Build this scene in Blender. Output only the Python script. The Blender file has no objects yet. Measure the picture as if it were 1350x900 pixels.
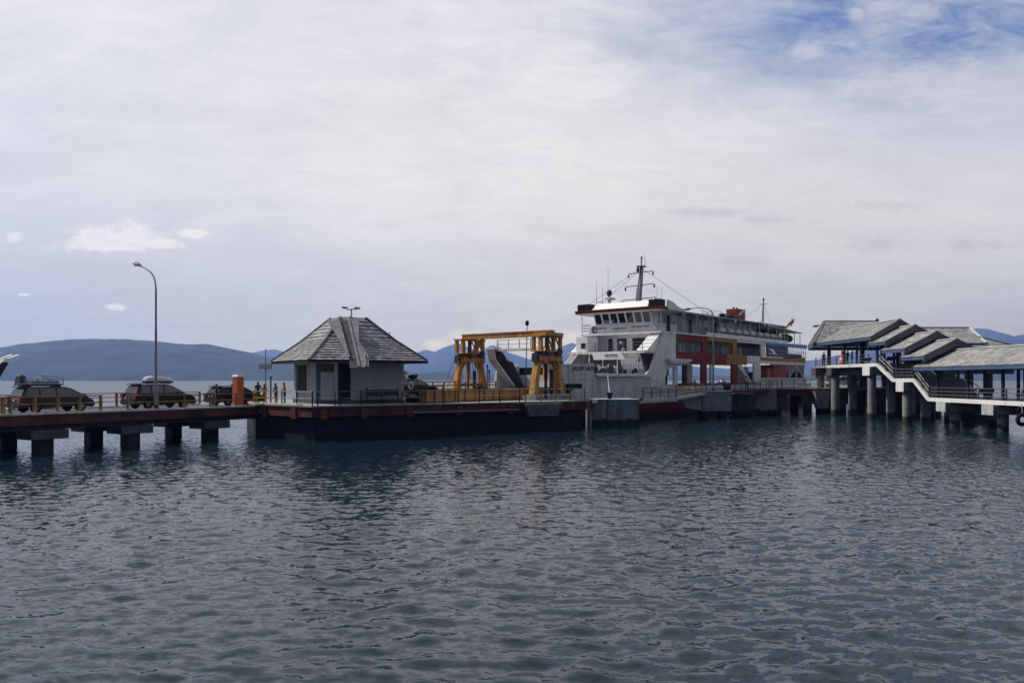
import bpy, bmesh, math, random
import numpy as np
from mathutils import Vector, Matrix
random.seed(7)
rng = np.random.default_rng(11)
R = math.radians
sc = bpy.context.scene
COL = sc.collection
CAMZ = 4.4

# ------------------------------------------------------------------ materials
def nt(m):
    m.use_nodes = True
    t = m.node_tree
    for n in list(t.nodes):
        t.nodes.remove(n)
    return t
MATS = {}
def mat(name, col, rough=.6, metal=0., var=.25, scale=1.5, streak=0., scol=(.09, .05, .03), bump=0., spec=.4, tide=0., seam=0.):
    """weathered paint / stone: two noises break up the tone, a stretched one runs stains down the face"""
    if name in MATS:
        return MATS[name]
    m = bpy.data.materials.new(name)
    t = nt(m); N = t.nodes; L = t.links
    out = N.new('ShaderNodeOutputMaterial'); b = N.new('ShaderNodeBsdfPrincipled')
    L.new(b.outputs[0], out.inputs[0])
    tc = N.new('ShaderNodeTexCoord')
    n1 = N.new('ShaderNodeTexNoise'); n1.inputs['Scale'].default_value = scale; n1.inputs['Detail'].default_value = 6
    n1.inputs['Roughness'].default_value = .65
    L.new(tc.outputs['Object'], n1.inputs['Vector'])
    mr = N.new('ShaderNodeMapRange'); mr.inputs['From Min'].default_value = .3; mr.inputs['From Max'].default_value = .7
    mr.inputs['To Min'].default_value = 1 - var; mr.inputs['To Max'].default_value = 1 + var * .6
    L.new(n1.outputs['Fac'], mr.inputs['Value'])
    mx = N.new('ShaderNodeVectorMath'); mx.operation = 'SCALE'
    mx.inputs[0].default_value = col[:3]
    L.new(mr.outputs[0], mx.inputs['Scale'])
    colsock = mx.outputs[0]
    if streak > 0:
        mp = N.new('ShaderNodeMapping'); mp.inputs['Scale'].default_value = (2.2, 2.2, .22)
        L.new(tc.outputs['Object'], mp.inputs['Vector'])
        n2 = N.new('ShaderNodeTexNoise'); n2.inputs['Scale'].default_value = 1.6; n2.inputs['Detail'].default_value = 5
        L.new(mp.outputs[0], n2.inputs['Vector'])
        r2 = N.new('ShaderNodeMapRange'); r2.inputs['From Min'].default_value = .48; r2.inputs['From Max'].default_value = .78
        r2.inputs['To Max'].default_value = streak
        L.new(n2.outputs['Fac'], r2.inputs['Value'])
        mm = N.new('ShaderNodeMix'); mm.data_type = 'RGBA'
        L.new(r2.outputs[0], mm.inputs[0]); L.new(colsock, mm.inputs[6]); mm.inputs[7].default_value = (*scol, 1)
        colsock = mm.outputs[2]
    if seam > 0:                                           # welded plate seams
        sp_ = N.new('ShaderNodeSeparateXYZ'); L.new(tc.outputs['Object'], sp_.inputs[0]); acc = None
        for i_, per in enumerate((2.35, 2.35, 1.27)):
            a_ = N.new('ShaderNodeMath'); a_.operation = 'MULTIPLY_ADD'; a_.inputs[1].default_value = 1 / per; a_.inputs[2].default_value = .37 + .11 * i_; L.new(sp_.outputs[i_], a_.inputs[0])
            f_ = N.new('ShaderNodeMath'); f_.operation = 'FRACT'; L.new(a_.outputs[0], f_.inputs[0])
            c_ = N.new('ShaderNodeMath'); c_.operation = 'LESS_THAN'; c_.inputs[1].default_value = .05 / per; L.new(f_.outputs[0], c_.inputs[0])
            if acc is None: acc = c_.outputs[0]
            else:
                x_ = N.new('ShaderNodeMath'); x_.operation = 'MAXIMUM'; L.new(acc, x_.inputs[0]); L.new(c_.outputs[0], x_.inputs[1]); acc = x_.outputs[0]
        k_ = N.new('ShaderNodeMath'); k_.operation = 'MULTIPLY'; k_.inputs[1].default_value = seam; L.new(acc, k_.inputs[0])
        sm_ = N.new('ShaderNodeMix'); sm_.data_type = 'RGBA'; L.new(k_.outputs[0], sm_.inputs[0]); L.new(colsock, sm_.inputs[6]); sm_.inputs[7].default_value = (col[0] * .35, col[1] * .32, col[2] * .30, 1); colsock = sm_.outputs[2]
    if tide > 0:                                           # weed and wet below the tide line
        ge = N.new('ShaderNodeNewGeometry'); sz = N.new('ShaderNodeSeparateXYZ'); L.new(ge.outputs['Position'], sz.inputs[0])
        ad = N.new('ShaderNodeMath'); ad.operation = 'MULTIPLY_ADD'; ad.inputs[1].default_value = -1.1; L.new(n1.outputs['Fac'], ad.inputs[0]); L.new(sz.outputs[2], ad.inputs[2])
        tr_ = N.new('ShaderNodeMapRange'); tr_.interpolation_type = 'SMOOTHSTEP'; L.new(ad.outputs[0], tr_.inputs['Value'])
        for a_, c_ in zip(('From Min', 'From Max', 'To Min', 'To Max'), (tide - .55 - .12, tide - .55 + .16, .92, 0.)): tr_.inputs[a_].default_value = c_
        tm_ = N.new('ShaderNodeMix'); tm_.data_type = 'RGBA'; L.new(tr_.outputs[0], tm_.inputs[0]); L.new(colsock, tm_.inputs[6]); tm_.inputs[7].default_value = (.012, .014, .011, 1); colsock = tm_.outputs[2]
    L.new(colsock, b.inputs['Base Color'])
    b.inputs['Roughness'].default_value = rough; b.inputs['Metallic'].default_value = metal
    b.inputs['Specular IOR Level'].default_value = spec
    if bump > 0:
        bp = N.new('ShaderNodeBump'); bp.inputs['Strength'].default_value = bump; bp.inputs['Distance'].default_value = .03
        n3 = N.new('ShaderNodeTexNoise'); n3.inputs['Scale'].default_value = scale * 6; n3.inputs['Detail'].default_value = 5
        L.new(tc.outputs['Object'], n3.inputs['Vector']); L.new(n3.outputs['Fac'], bp.inputs['Height'])
        L.new(bp.outputs[0], b.inputs['Normal'])
    MATS[name] = m
    return m

concrete = mat('weathered_concrete', (.27, .27, .26), .85, var=.35, scale=1.2, streak=.75, scol=(.07, .065, .06), bump=.4, tide=.62)
conc_pale = mat('pale_concrete', (.50, .50, .49), .8, var=.2, scale=1.2, streak=.6, scol=(.10, .09, .08), bump=.3)
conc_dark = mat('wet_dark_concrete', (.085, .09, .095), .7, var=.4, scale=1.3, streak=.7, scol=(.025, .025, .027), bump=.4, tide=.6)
conc_white = mat('white_painted_concrete', (.74, .74, .72), .7, var=.12, scale=2, streak=.45, scol=(.25, .2, .15), bump=.2)
deckm = mat('concrete_deck', (.30, .29, .27), .9, var=.3, scale=.9, bump=.4)
asphalt = mat('deck_asphalt', (.07, .07, .07), .9, var=.3, scale=1.1, bump=.4)
red_fascia = mat('faded_red_paint', (.135, .026, .020), .75, var=.95, scale=.55, streak=.95, scol=(.022, .018, .02), bump=.3)
red_bright = mat('red_bracket_paint', (.17, .030, .028), .65, var=.45, scale=2, streak=.7, scol=(.06, .03, .03))
blue_dark = mat('dark_blue_caisson_paint', (.012, .019, .046), .65, var=.55, scale=.8, streak=.8, scol=(.035, .024, .020), bump=.3, spec=.2, tide=.45, seam=.5)
ochre = mat('ochre_yellow_rail_paint', (.30, .18, .055), .6, var=.45, scale=2, streak=.8, scol=(.10, .05, .025))
gantry_y = mat('amber_gantry_paint', (.52, .25, .045), .55, var=.35, scale=1.3, streak=.85, scol=(.11, .045, .018), seam=.3)
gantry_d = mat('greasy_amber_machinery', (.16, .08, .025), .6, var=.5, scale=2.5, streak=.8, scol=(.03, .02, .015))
steel_dark = mat('dark_steel', (.035, .037, .042), .5, .3, var=.4)
steel_grey = mat('grey_steel', (.20, .205, .22), .45, .4, var=.25, streak=.4)
galv = mat('galvanised_pole', (.30, .31, .33), .45, .5, var=.2)
ship_white = mat('ship_white_paint', (.77, .77, .76), .45, var=.10, scale=1, streak=.55, scol=(.36, .24, .15), seam=.45)
ship_grey = mat('ship_hull_grey_white', (.56, .57, .58), .5, var=.16, scale=.7, streak=.75, scol=(.24, .15, .09), seam=.5)
ship_brown = mat('rust_stained_hull_plate', (.25, .19, .14), .7, var=.4, scale=.9, streak=.7)
ship_red = mat('ship_red_paint', (.22, .014, .013), .6, var=.3, scale=1, streak=.5, scol=(.08, .02, .015), spec=.2, seam=.4)
ship_redtrim = mat('ship_roof_red_trim', (.19, .014, .009), .6, var=.25, scale=1, streak=.4, scol=(.12,.03,.02))
ship_orange = mat('ship_orange_paint', (.42, .19, .035), .6, spec=.2, var=.3, scale=1, streak=.6, scol=(.14, .06, .02))
ship_blue = mat('ship_blue_paint', (.13, .33, .72), .5, var=.2, scale=1, streak=.2, spec=.2)
ship_navy = mat('ship_navy_panel', (.012, .030, .11), .5, var=.3, scale=1, spec=.2)
boot_red = mat('antifouling_red', (.14, .017, .015), .7, var=.5, scale=.9, streak=.7, scol=(.03, .015, .015), spec=.2, tide=.5)
ship_in = mat('ship_interior_grey', (.22, .22, .22), .7, var=.2)
ship_dkgrey = mat('ship_dark_grey_plate', (.028, .029, .033), .75, var=.35, scale=1, streak=.4, spec=.2)
ship_deck = mat('ship_green_grey_deck', (.10, .12, .11), .8, var=.3)
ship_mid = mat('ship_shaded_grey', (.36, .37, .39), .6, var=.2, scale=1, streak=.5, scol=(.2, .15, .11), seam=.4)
glass = mat('dark_window_glass', (.012, .014, .017), .08, var=.1, spec=.6)
black = mat('black_rubber', (.012, .012, .013), .8, var=.3, spec=.15)
black_paint = mat('black_paint', (.008, .009, .010), .6, var=.3, spec=.12)
orange_p = mat('orange_pillar_paint', (.62, .15, .035), .55, var=.2, scale=2, streak=.35, scol=(.25, .08, .03))
white_p = mat('white_paint', (.80, .80, .79), .5, var=.06)
rope_w = mat('pale_rope', (.45, .44, .40), .9, var=.3, scale=6)
wall_p = mat('grey_white_render', (.37, .37, .37), .85, var=.14, scale=1, streak=.4, scol=(.2, .2, .2), bump=.2)
door_p = mat('pale_grey_door', (.36, .38, .40), .6, var=.12, streak=.2)
blue_frame = mat('blue_frame_paint', (.04, .09, .19), .5, var=.2)
blue_fascia = mat('slate_blue_fascia_paint', (.055, .10, .20), .6, var=.25, scale=1, streak=.4, scol=(.08, .09, .10))
blue_navy = mat('navy_post_paint', (.018, .027, .06), .5, var=.3)
verge_grey = mat('grey_verge_board', (.12, .12, .125), .7, var=.3, scale=1)
flash_m = mat('grey_ribbed_flashing', (.27, .27, .27), .6, .0, var=.35, scale=1.4, streak=.8, scol=(.07, .07, .07))
flash_d = mat('dark_flashing_pan', (.05, .052, .055), .6, .0, var=.35, scale=1.4, streak=.6, scol=(.16, .16, .16))
ridge_p = mat('pale_ridge_cap', (.52, .52, .50), .8, var=.15)
skin = mat('skin', (.26, .13, .08), .6, var=.08)
hair = mat('black_hair', (.010, .008, .007), .5, var=.2)
car_black = mat('black_car_paint', (.004, .005, .007), .25, var=.1, spec=.3)
car_dkgrey = mat('dark_grey_car_paint', (.007, .007, .008), .28, .0, var=.1, spec=.3)
car_brown = mat('dark_bronze_car_paint', (.026, .017, .015), .30, .0, var=.1, spec=.3)
car_white = mat('white_car_paint', (.72, .72, .72), .25, var=.04, spec=.5)
car_glass = mat('tinted_car_glass', (.028, .037, .052), .08, var=.05, spec=.6)
lamp_red = mat('tail_lamp_red', (.45, .02, .02), .25, var=.1)
lamp_clear = mat('clear_lamp', (.7, .7, .68), .2, var=.05)
chrome = mat('alloy', (.45, .46, .48), .3, .8, var=.1)
sack_m = mat('pale_sack', (.55, .50, .40), .9, var=.25, scale=4, bump=.6)
tarp = mat('grey_blue_load', (.16, .18, .23), .8, var=.4, scale=3)
sign_red = mat('sign_red', (.60, .045, .045), .5, var=.12)
truck_red = mat('truck_red_panel', (.75, .055, .035), .45, var=.15)
canvas_o = mat('orange_canvas', (.70, .16, .05), .8, var=.15)

def shingle(name, col, dx=.42, seam=.25):
    m = bpy.data.materials.new(name); t = nt(m); N = t.nodes; L = t.links
    out = N.new('ShaderNodeOutputMaterial'); b = N.new('ShaderNodeBsdfPrincipled'); L.new(b.outputs[0], out.inputs[0])
    tc = N.new('ShaderNodeTexCoord')
    a = N.new('ShaderNodeTexNoise'); a.inputs['Scale'].default_value = .8; a.inputs['Detail'].default_value = 7
    L.new(tc.outputs['Object'], a.inputs['Vector'])
    g = N.new('ShaderNodeObjectInfo')
    at = N.new('ShaderNodeAttribute'); at.attribute_name = 'tile'
    s = N.new('ShaderNodeMath'); s.operation = 'MULTIPLY_ADD'; s.inputs[1].default_value = .55; s.inputs[2].default_value = .62
    L.new(at.outputs['Fac'], s.inputs[0])
    mr = N.new('ShaderNodeMapRange'); mr.inputs['From Min'].default_value = .3; mr.inputs['From Max'].default_value = .72
    mr.inputs['To Min'].default_value = .72; mr.inputs['To Max'].default_value = 1.15
    L.new(a.outputs['Fac'], mr.inputs['Value'])
    k = N.new('ShaderNodeMath'); k.operation = 'MULTIPLY'; L.new(s.outputs[0], k.inputs[0]); L.new(mr.outputs[0], k.inputs[1])
    v = N.new('ShaderNodeVectorMath'); v.operation = 'SCALE'; v.inputs[0].default_value = col
    L.new(k.outputs[0], v.inputs['Scale']); L.new(v.outputs[0], b.inputs['Base Color'])
    b.inputs['Roughness'].default_value = .85
    return m
roof_pav = shingle('weathered_wood_shingles', (.33, .325, .315))
roof_ter = shingle('pale_fibre_shingles', (.375, .37, .355))
roof_hall = shingle('sunbleached_shingles', (.32, .318, .305))

# ------------------------------------------------------------------ mesh builder
class MB:
    def __init__(s):
        s.v = []; s.f = []; s.m = []; s.cur = 0; s.tile = []
    def add(s, vs, fs, tile=None):
        o = len(s.v); s.v += [tuple(p) for p in vs]
        for f in fs:
            s.f.append(tuple(i + o for i in f)); s.m.append(s.cur); s.tile.append(.7 if tile is None else tile)
        return s
    def box(s, x0, x1, y0, y1, z0, z1):
        return s.add([(x0, y0, z0), (x1, y0, z0), (x1, y1, z0), (x0, y1, z0), (x0, y0, z1), (x1, y0, z1), (x1, y1, z1), (x0, y1, z1)],
                     [(0, 3, 2, 1), (4, 5, 6, 7), (0, 1, 5, 4), (1, 2, 6, 5), (2, 3, 7, 6), (3, 0, 4, 7)])
    def hexa(s, b, t):
        return s.add(list(b) + list(t), [(0, 3, 2, 1), (4, 5, 6, 7), (0, 1, 5, 4), (1, 2, 6, 5), (2, 3, 7, 6), (3, 0, 4, 7)])
    def bar(s, p0, p1, w, h=None, up=(0, 0, 1)):
        h = w if h is None else h
        p0 = Vector(p0); p1 = Vector(p1); d = (p1 - p0).normalized(); up = Vector(up)
        if abs(d.dot(up)) > .98: up = Vector((1, 0, 0))
        a = d.cross(up).normalized() * (w / 2); b = a.cross(d).normalized() * (h / 2)
        return s.hexa([p0 - a - b, p0 + a - b, p0 + a + b, p0 - a + b], [p1 - a - b, p1 + a - b, p1 + a + b, p1 - a + b])
    def tube(s, p0, p1, r0, r1=None, n=8):
        r1 = r0 if r1 is None else r1
        p0 = Vector(p0); p1 = Vector(p1); d = (p1 - p0).normalized(); up = Vector((0, 0, 1)) if abs(d.z) < .95 else Vector((1, 0, 0))
        a = d.cross(up).normalized(); b = d.cross(a).normalized()
        vs = []
        for p, r in ((p0, r0), (p1, r1)):
            for i in range(n):
                q = 2 * math.pi * i / n; vs.append(p + a * (r * math.cos(q)) + b * (r * math.sin(q)))
        return s.add(vs, [(i, (i + 1) % n, n + (i + 1) % n, n + i) for i in range(n)] + [tuple(range(n - 1, -1, -1)), tuple(range(n, 2 * n))])
    def path(s, ps, r, n=6):
        for i in range(len(ps) - 1): s.tube(ps[i], ps[i + 1], r, r, n)
        return s
    def lathe(s, c, prof, axis='z', n=20):
        c = Vector(c); vs = []
        for (r, h) in prof:
            for i in range(n):
                q = 2 * math.pi * i / n; p = (r * math.cos(q), r * math.sin(q), h)
                if axis == 'x': p = (p[2], p[0], p[1])
                if axis == 'y': p = (p[0], p[2], p[1])
                vs.append(c + Vector(p))
        k = len(prof)
        fs = [(j * n + i, j * n + (i + 1) % n, (j + 1) * n + (i + 1) % n, (j + 1) * n + i) for j in range(k - 1) for i in range(n)]
        fs += [tuple(range(n - 1, -1, -1)), tuple(range((k - 1) * n, k * n))]
        return s.add(vs, fs)
    def torus(s, c, R_, r, axis='x', n=20, k=8):
        c = Vector(c); vs = []
        for i in range(n):
            q = 2 * math.pi * i / n
            for j in range(k):
                w = 2 * math.pi * j / k; a = (R_ + r * math.cos(w)); p = (a * math.cos(q), a * math.sin(q), r * math.sin(w))
                if axis == 'x': p = (p[2], p[0], p[1])
                if axis == 'y': p = (p[0], p[2], p[1])
                vs.append(c + Vector(p))
        return s.add(vs, [(i * k + j, ((i + 1) % n) * k + j, ((i + 1) % n) * k + (j + 1) % k, i * k + (j + 1) % k) for i in range(n) for j in range(k)])
    def prism(s, poly, z0, z1):
        n = len(poly); vs = [(x, y, z0) for x, y in poly] + [(x, y, z1) for x, y in poly]
        return s.add(vs, [tuple(range(n - 1, -1, -1)), tuple(range(n, 2 * n))] + [(i, (i + 1) % n, n + (i + 1) % n, n + i) for i in range(n)])
    def side(s, poly, y0, y1):
        n = len(poly); vs = [(x, y0, z) for x, z in poly] + [(x, y1, z) for x, z in poly]
        return s.add(vs, [tuple(range(n)), tuple(range(2 * n - 1, n - 1, -1))] + [(i, n + i, n + (i + 1) % n, (i + 1) % n) for i in range(n)])
    def slab(s, top, th):
        n = len(top); up = [Vector(p) for p in top]; lo = [p - Vector((0, 0, th)) for p in up]
        return s.add(lo + up, [tuple(range(n - 1, -1, -1)), tuple(range(n, 2 * n))] + [(i, (i + 1) % n, n + (i + 1) % n, n + i) for i in range(n)])
    def plate(s, pts, th):
        """thick plate: outline pts, thickness along its normal"""
        P = [Vector(p) for p in pts]; nrm = (P[1] - P[0]).cross(P[2] - P[0]).normalized() * th
        n = len(P)
        return s.add([p - nrm for p in P] + P, [tuple(range(n - 1, -1, -1)), tuple(range(n, 2 * n))] + [(i, (i + 1) % n, n + (i + 1) % n, n + i) for i in range(n)])
    def ball(s, c, r, n=12, k=8):
        rx, ry, rz = (r, r, r) if not isinstance(r, (tuple, list)) else r
        vs = []
        for j in range(1, k):
            w = math.pi * j / k
            for i in range(n):
                q = 2 * math.pi * i / n; vs.append((c[0] + rx * math.sin(w) * math.cos(q), c[1] + ry * math.sin(w) * math.sin(q), c[2] + rz * math.cos(w)))
        t = len(vs); vs += [(c[0], c[1], c[2] + rz), (c[0], c[1], c[2] - rz)]
        fs = [(j * n + i, (j + 1) * n + i, (j + 1) * n + (i + 1) % n, j * n + (i + 1) % n) for j in range(k - 2) for i in range(n)]
        fs += [(t, i, (i + 1) % n) for i in range(n)] + [(t + 1, (k - 2) * n + (i + 1) % n, (k - 2) * n + i) for i in range(n)]
        return s.add(vs, fs)
    def courses(s, e0, e1, t0, t1, n, lip=.05, tile=.6, th=.06):
        """shingled roof slope: eave e0-e1, top t0-t1, n overlapping courses, each cut into uneven tiles"""
        e0, e1, t0, t1 = map(Vector, (e0, e1, t0, t1))
        nr = (e1 - e0).cross((t0 + t1) / 2 - (e0 + e1) / 2).normalized()
        if nr.z < 0: nr = -nr
        s.add([e0 - nr * th, e1 - nr * th, t1 - nr * th, t0 - nr * th], [(0, 1, 2, 3)])
        for i in range(n):
            a, b = i / n, (i + 1) / n
            l0, l1 = e0.lerp(t0, a), e1.lerp(t1, a); u0, u1 = e0.lerp(t0, b), e1.lerp(t1, b)
            k = max(1, int((l1 - l0).length / tile)); ct = [0.]
            for j in range(k): ct.append(min(1, (j + 1 + random.uniform(-.25, .25) * (j < k - 1)) / k))
            for j in range(k):
                h = lip * random.uniform(.7, 1.25)
                A, B = l0.lerp(l1, ct[j]) + nr * h, l0.lerp(l1, ct[j + 1]) + nr * h
                C, D = u0.lerp(u1, ct[j + 1]) + nr * .004, u0.lerp(u1, ct[j]) + nr * .004
                bA, bB = A - nr * (h + th), B - nr * (h + th)
                s.add([A, B, C, D, bA, bB], [(0, 1, 2, 3), (4, 5, 1, 0)], random.random())
        return s
    def build(s, name, mats, parent=None, world=True, bevel=0., smooth=False):
        if not s.v: return None
        me = bpy.data.meshes.new(name)
        vs = s.v
        if parent is not None and world:
            inv = WM(parent).inverted(); vs = [tuple(inv @ Vector(p)) for p in vs]
        me.from_pydata(vs, [], s.f)
        mats = mats if isinstance(mats, (list, tuple)) else [mats]
        for m in mats: me.materials.append(m)
        me.polygons.foreach_set('material_index', s.m)
        if any(abs(t - .7) > 1e-6 for t in s.tile):
            at = me.attributes.new('tile', 'FLOAT', 'FACE'); at.data.foreach_set('value', s.tile)
        bm = bmesh.new(); bm.from_mesh(me); bmesh.ops.recalc_face_normals(bm, faces=bm.faces); bm.to_mesh(me); bm.free()
        if smooth:
            me.polygons.foreach_set('use_smooth', [True] * len(me.polygons))
        me.update()
        o = bpy.data.objects.new(name, me); COL.objects.link(o)
        if parent is not None: o.parent = parent
        if bevel:
            b = o.modifiers.new('edge', 'BEVEL'); b.width = bevel; b.segments = 2; b.limit_method = 'ANGLE'
        return o

def WM(o):
    m = Matrix.Translation(o.location) @ o.rotation_euler.to_matrix().to_4x4()
    return (WM(o.parent) @ m) if o.parent else m
def tag(o, label, cat, group=None, kind=None):
    o['label'] = label; o['category'] = cat
    if group: o['group'] = group
    if kind: o['kind'] = kind
    return o
def thing(name, label, cat, loc=(0, 0, 0), rz=0., group=None):
    o = bpy.data.objects.new(name, None); COL.objects.link(o); o.empty_display_size = .3
    o.location = loc; o.rotation_euler = (0, 0, rz)
    return tag(o, label, cat, group)
def copy_tree(o, parent=None):
    c = o.copy(); COL.objects.link(c)
    if parent: c.parent = parent
    for ch in o.children: copy_tree(ch, c)
    return c
def text(s, name, m, parent, loc, right, up, size, ext=.01, align='CENTER'):
    cu = bpy.data.curves.new(name, 'FONT'); cu.body = s; cu.size = size; cu.extrude = ext; cu.align_x = align; cu.align_y = 'CENTER'
    cu.materials.append(m)
    to = bpy.data.objects.new('tmp', cu); COL.objects.link(to)
    dg = bpy.context.evaluated_depsgraph_get(); tm = bpy.data.meshes.new_from_object(to.evaluated_get(dg)); bpy.data.objects.remove(to)
    if not tm.materials: tm.materials.append(m)
    o = bpy.data.objects.new(name, tm); COL.objects.link(o)
    r = Vector(right).normalized(); u = Vector(up).normalized(); n = r.cross(u)
    M4 = Matrix((r, u, n)).transposed().to_4x4(); M4.translation = Vector(loc)
    if parent: o.parent = parent
    o.matrix_local = M4
    return o
def PX(px, y, Y): return ((px - 675) / 1000 * Y, Y, CAMZ - (y - 500) / 1000 * Y)

def railing(name, label, pts, h, step, post_m, rail_m, rails=(1., .55), pr=.045, rr=.03, square=True, group=None, cat='railing', skip=()):
    """pts: polyline at deck level; posts are parts, every rail run a part"""
    t = thing(name, label, cat, pts[0], 0, group)
    for f in rails:
        b = MB()
        for i in range(len(pts) - 1):
            p, q = Vector(pts[i]), Vector(pts[i + 1])
            b.bar(p + Vector((0, 0, h * f)), q + Vector((0, 0, h * f)), rr * 2, rr * 2)
        b.build('rail', rail_m, t)
    for i in range(len(pts) - 1):
        p, q = Vector(pts[i]), Vector(pts[i + 1]); k = max(1, round((q - p).length / step))
        for j in range(k + (i == len(pts) - 2)):
            a = p.lerp(q, j / k); b = MB()
            b.bar(a, a + Vector((0, 0, h * 1.04)), pr * 2, pr * 2, up=(1, 0, 0))
            b.build('post', post_m, t)
    return t
# ------------------------------------------------------------------ camera
cam = bpy.data.cameras.new('camera'); co = bpy.data.objects.new('camera', cam); COL.objects.link(co)
co.location = (0, 0, CAMZ); co.rotation_euler = (R(90), 0, 0)
cam.sensor_width = 36; cam.lens = 36 * 1000 / 1350; cam.shift_y = 50 / 1350; cam.clip_start = .1; cam.clip_end = 60000
sc.camera = co
sc.view_settings.view_transform = 'Standard'; sc.view_settings.look = 'None'; sc.view_settings.gamma = 1
sc.view_settings.exposure = 0.0; sc.view_settings.use_curve_mapping = False
sc.render.engine = 'CYCLES'
sc.cycles.use_denoising = True
sc.cycles.max_bounces = 6; sc.cycles.diffuse_bounces = 3; sc.cycles.glossy_bounces = 3; sc.cycles.transmission_bounces = 2
sc.cycles.volume_bounces = 0; sc.cycles.caustics_reflective = False; sc.cycles.caustics_refractive = False
sc.cycles.use_adaptive_sampling = True; sc.cycles.adaptive_threshold = .01
sc.cycles.sample_clamp_indirect = 6

# ------------------------------------------------------------------ sun and sky
SUN_AZ = math.atan2(-.93, .34); SUN_EL = R(48)
sl = bpy.data.lights.new('sun', 'SUN'); sl.energy = 4.0; sl.angle = R(1.2); sl.color = (1, .94, .85)
so = bpy.data.objects.new('sun', sl); COL.objects.link(so)
sd = Vector((math.sin(SUN_AZ) * math.cos(SUN_EL), math.cos(SUN_AZ) * math.cos(SUN_EL), math.sin(SUN_EL)))
so.rotation_euler = (-sd).to_track_quat('-Z', 'Y').to_euler()
w = bpy.data.worlds.new('World'); sc.world = w; w.use_nodes = True
T = w.node_tree; N = T.nodes; L = T.links
for n in list(N): N.remove(n)
wo = N.new('ShaderNodeOutputWorld'); bg = N.new('ShaderNodeBackground'); L.new(bg.outputs[0], wo.inputs[0])
SKY_K = .1
AIR = (.165, .275, .57)
bg.inputs['Strength'].default_value = SKY_K
sky = N.new('ShaderNodeTexSky'); sky.sky_type = 'NISHITA'; sky.sun_disc = False
sky.sun_elevation = SUN_EL; sky.sun_rotation = SUN_AZ; sky.air_density = 1.0; sky.dust_density = .6; sky.ozone_density = 1.5
tc = N.new('ShaderNodeTexCoord'); D = tc.outputs['Generated']
def ma(op, a, b=None, c=None, clamp=False):
    n = N.new('ShaderNodeMath'); n.operation = op; n.use_clamp = clamp
    for i, x in enumerate((a, b, c)):
        if x is None: continue
        if isinstance(x, (int, float)): n.inputs[i].default_value = x
        else: L.new(x, n.inputs[i])
    return n.outputs[0]
def mr(x, a, b, c=0., d=1., smooth=True):
    n = N.new('ShaderNodeMapRange'); n.interpolation_type = 'SMOOTHSTEP' if smooth else 'LINEAR'
    L.new(x, n.inputs['Value'])
    for k, v in zip(('From Min', 'From Max', 'To Min', 'To Max'), (a, b, c, d)): n.inputs[k].default_value = v
    return n.outputs[0]
def mix(f, a, b):
    n = N.new('ShaderNodeMix'); n.data_type = 'RGBA'
    if isinstance(f, (int, float)): n.inputs[0].default_value = f
    else: L.new(f, n.inputs[0])
    for i, x in ((6, a), (7, b)):
        if isinstance(x, tuple): n.inputs[i].default_value = (*[k / SKY_K for k in x], 1)
        else: L.new(x, n.inputs[i])
    return n.outputs[2]
sx = N.new('ShaderNodeSeparateXYZ'); L.new(D, sx.inputs[0]); dx, dy, dz = sx.outputs
yy = ma('MAXIMUM', dy, .08)
tx = ma('DIVIDE', dx, yy); tz = ma('DIVIDE', dz, yy)
def noise(vec, scale, det=6, rough=.55, dist=0., mapping=None, loc=(0, 0, 0)):
    if mapping:
        mp = N.new('ShaderNodeMapping'); mp.inputs['Scale'].default_value = mapping; mp.inputs['Location'].default_value = loc
        L.new(vec, mp.inputs['Vector']); vec = mp.outputs[0]
    n = N.new('ShaderNodeTexNoise'); n.inputs['Scale'].default_value = scale; n.inputs['Detail'].default_value = det
    n.inputs['Roughness'].default_value = rough; n.inputs['Distortion'].default_value = dist
    L.new(vec, n.inputs['Vector']); return n.outputs['Fac']
zz = ma('ADD', ma('ABSOLUTE', dz), .22)
cx = N.new('ShaderNodeCombineXYZ'); L.new(ma('DIVIDE', dx, zz), cx.inputs[0]); L.new(ma('DIVIDE', dy, zz), cx.inputs[1])
Q = cx.outputs[0]                                         # the veil as a flat layer overhead
big = noise(Q, .9, 5, .5, .4); fine = noise(Q, 3.2, 9, .62, .7, (1, 1.6, 1)); wisps = noise(Q, 7.5, 9, .66, 1.2, (1, 2.0, 1), (3, 1, 0))
lowband = noise(D, 3.0, 6, .5, .3, (1, 1, 5))
def blob(px, y, rx, ry, soft=1.):
    a = ma('DIVIDE', ma('SUBTRACT', tx, (px - 675) / 1000), rx / 1000); b = ma('DIVIDE', ma('SUBTRACT', tz, (500 - y) / 1000), ry / 1000)
    r2 = ma('ADD', ma('MULTIPLY', a, a), ma('MULTIPLY', b, b))
    return ma('EXPONENT', ma('MULTIPLY', r2, -soft))
# how much of the thin veil there is: full overhead, torn open to the upper right, thin over the left horizon
open_ur = ma('ADD', ma('MULTIPLY', blob(1110, 15, 330, 120), .64), ma('MULTIPLY', blob(1400, 60, 260, 90), .45))
open_ll = ma('ADD', ma('MULTIPLY', blob(60, 420, 430, 140), .85), ma('MULTIPLY', blob(1500, 420, 500, 110), .45))
cover = ma('SUBTRACT', ma('SUBTRACT', .96, open_ur), ma('MULTIPLY', open_ll, .65))
cover = ma('ADD', cover, ma('MULTIPLY', ma('SUBTRACT', fine, .5), ma('ADD', ma('MULTIPLY', open_ur, 1.6), .22)))
cover = ma('ADD', cover, ma('MULTIPLY', ma('SUBTRACT', wisps, .5), ma('ADD', ma('MULTIPLY', open_ur, 1.2), .12)), clamp=True)
veil = mix(mr(big, .32, .68), (.70, .70, .745), (.82, .80, .805))
veil = mix(ma('MULTIPLY', blob(640, 210, 420, 170), .55), veil, (.78, .76, .755))
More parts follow.
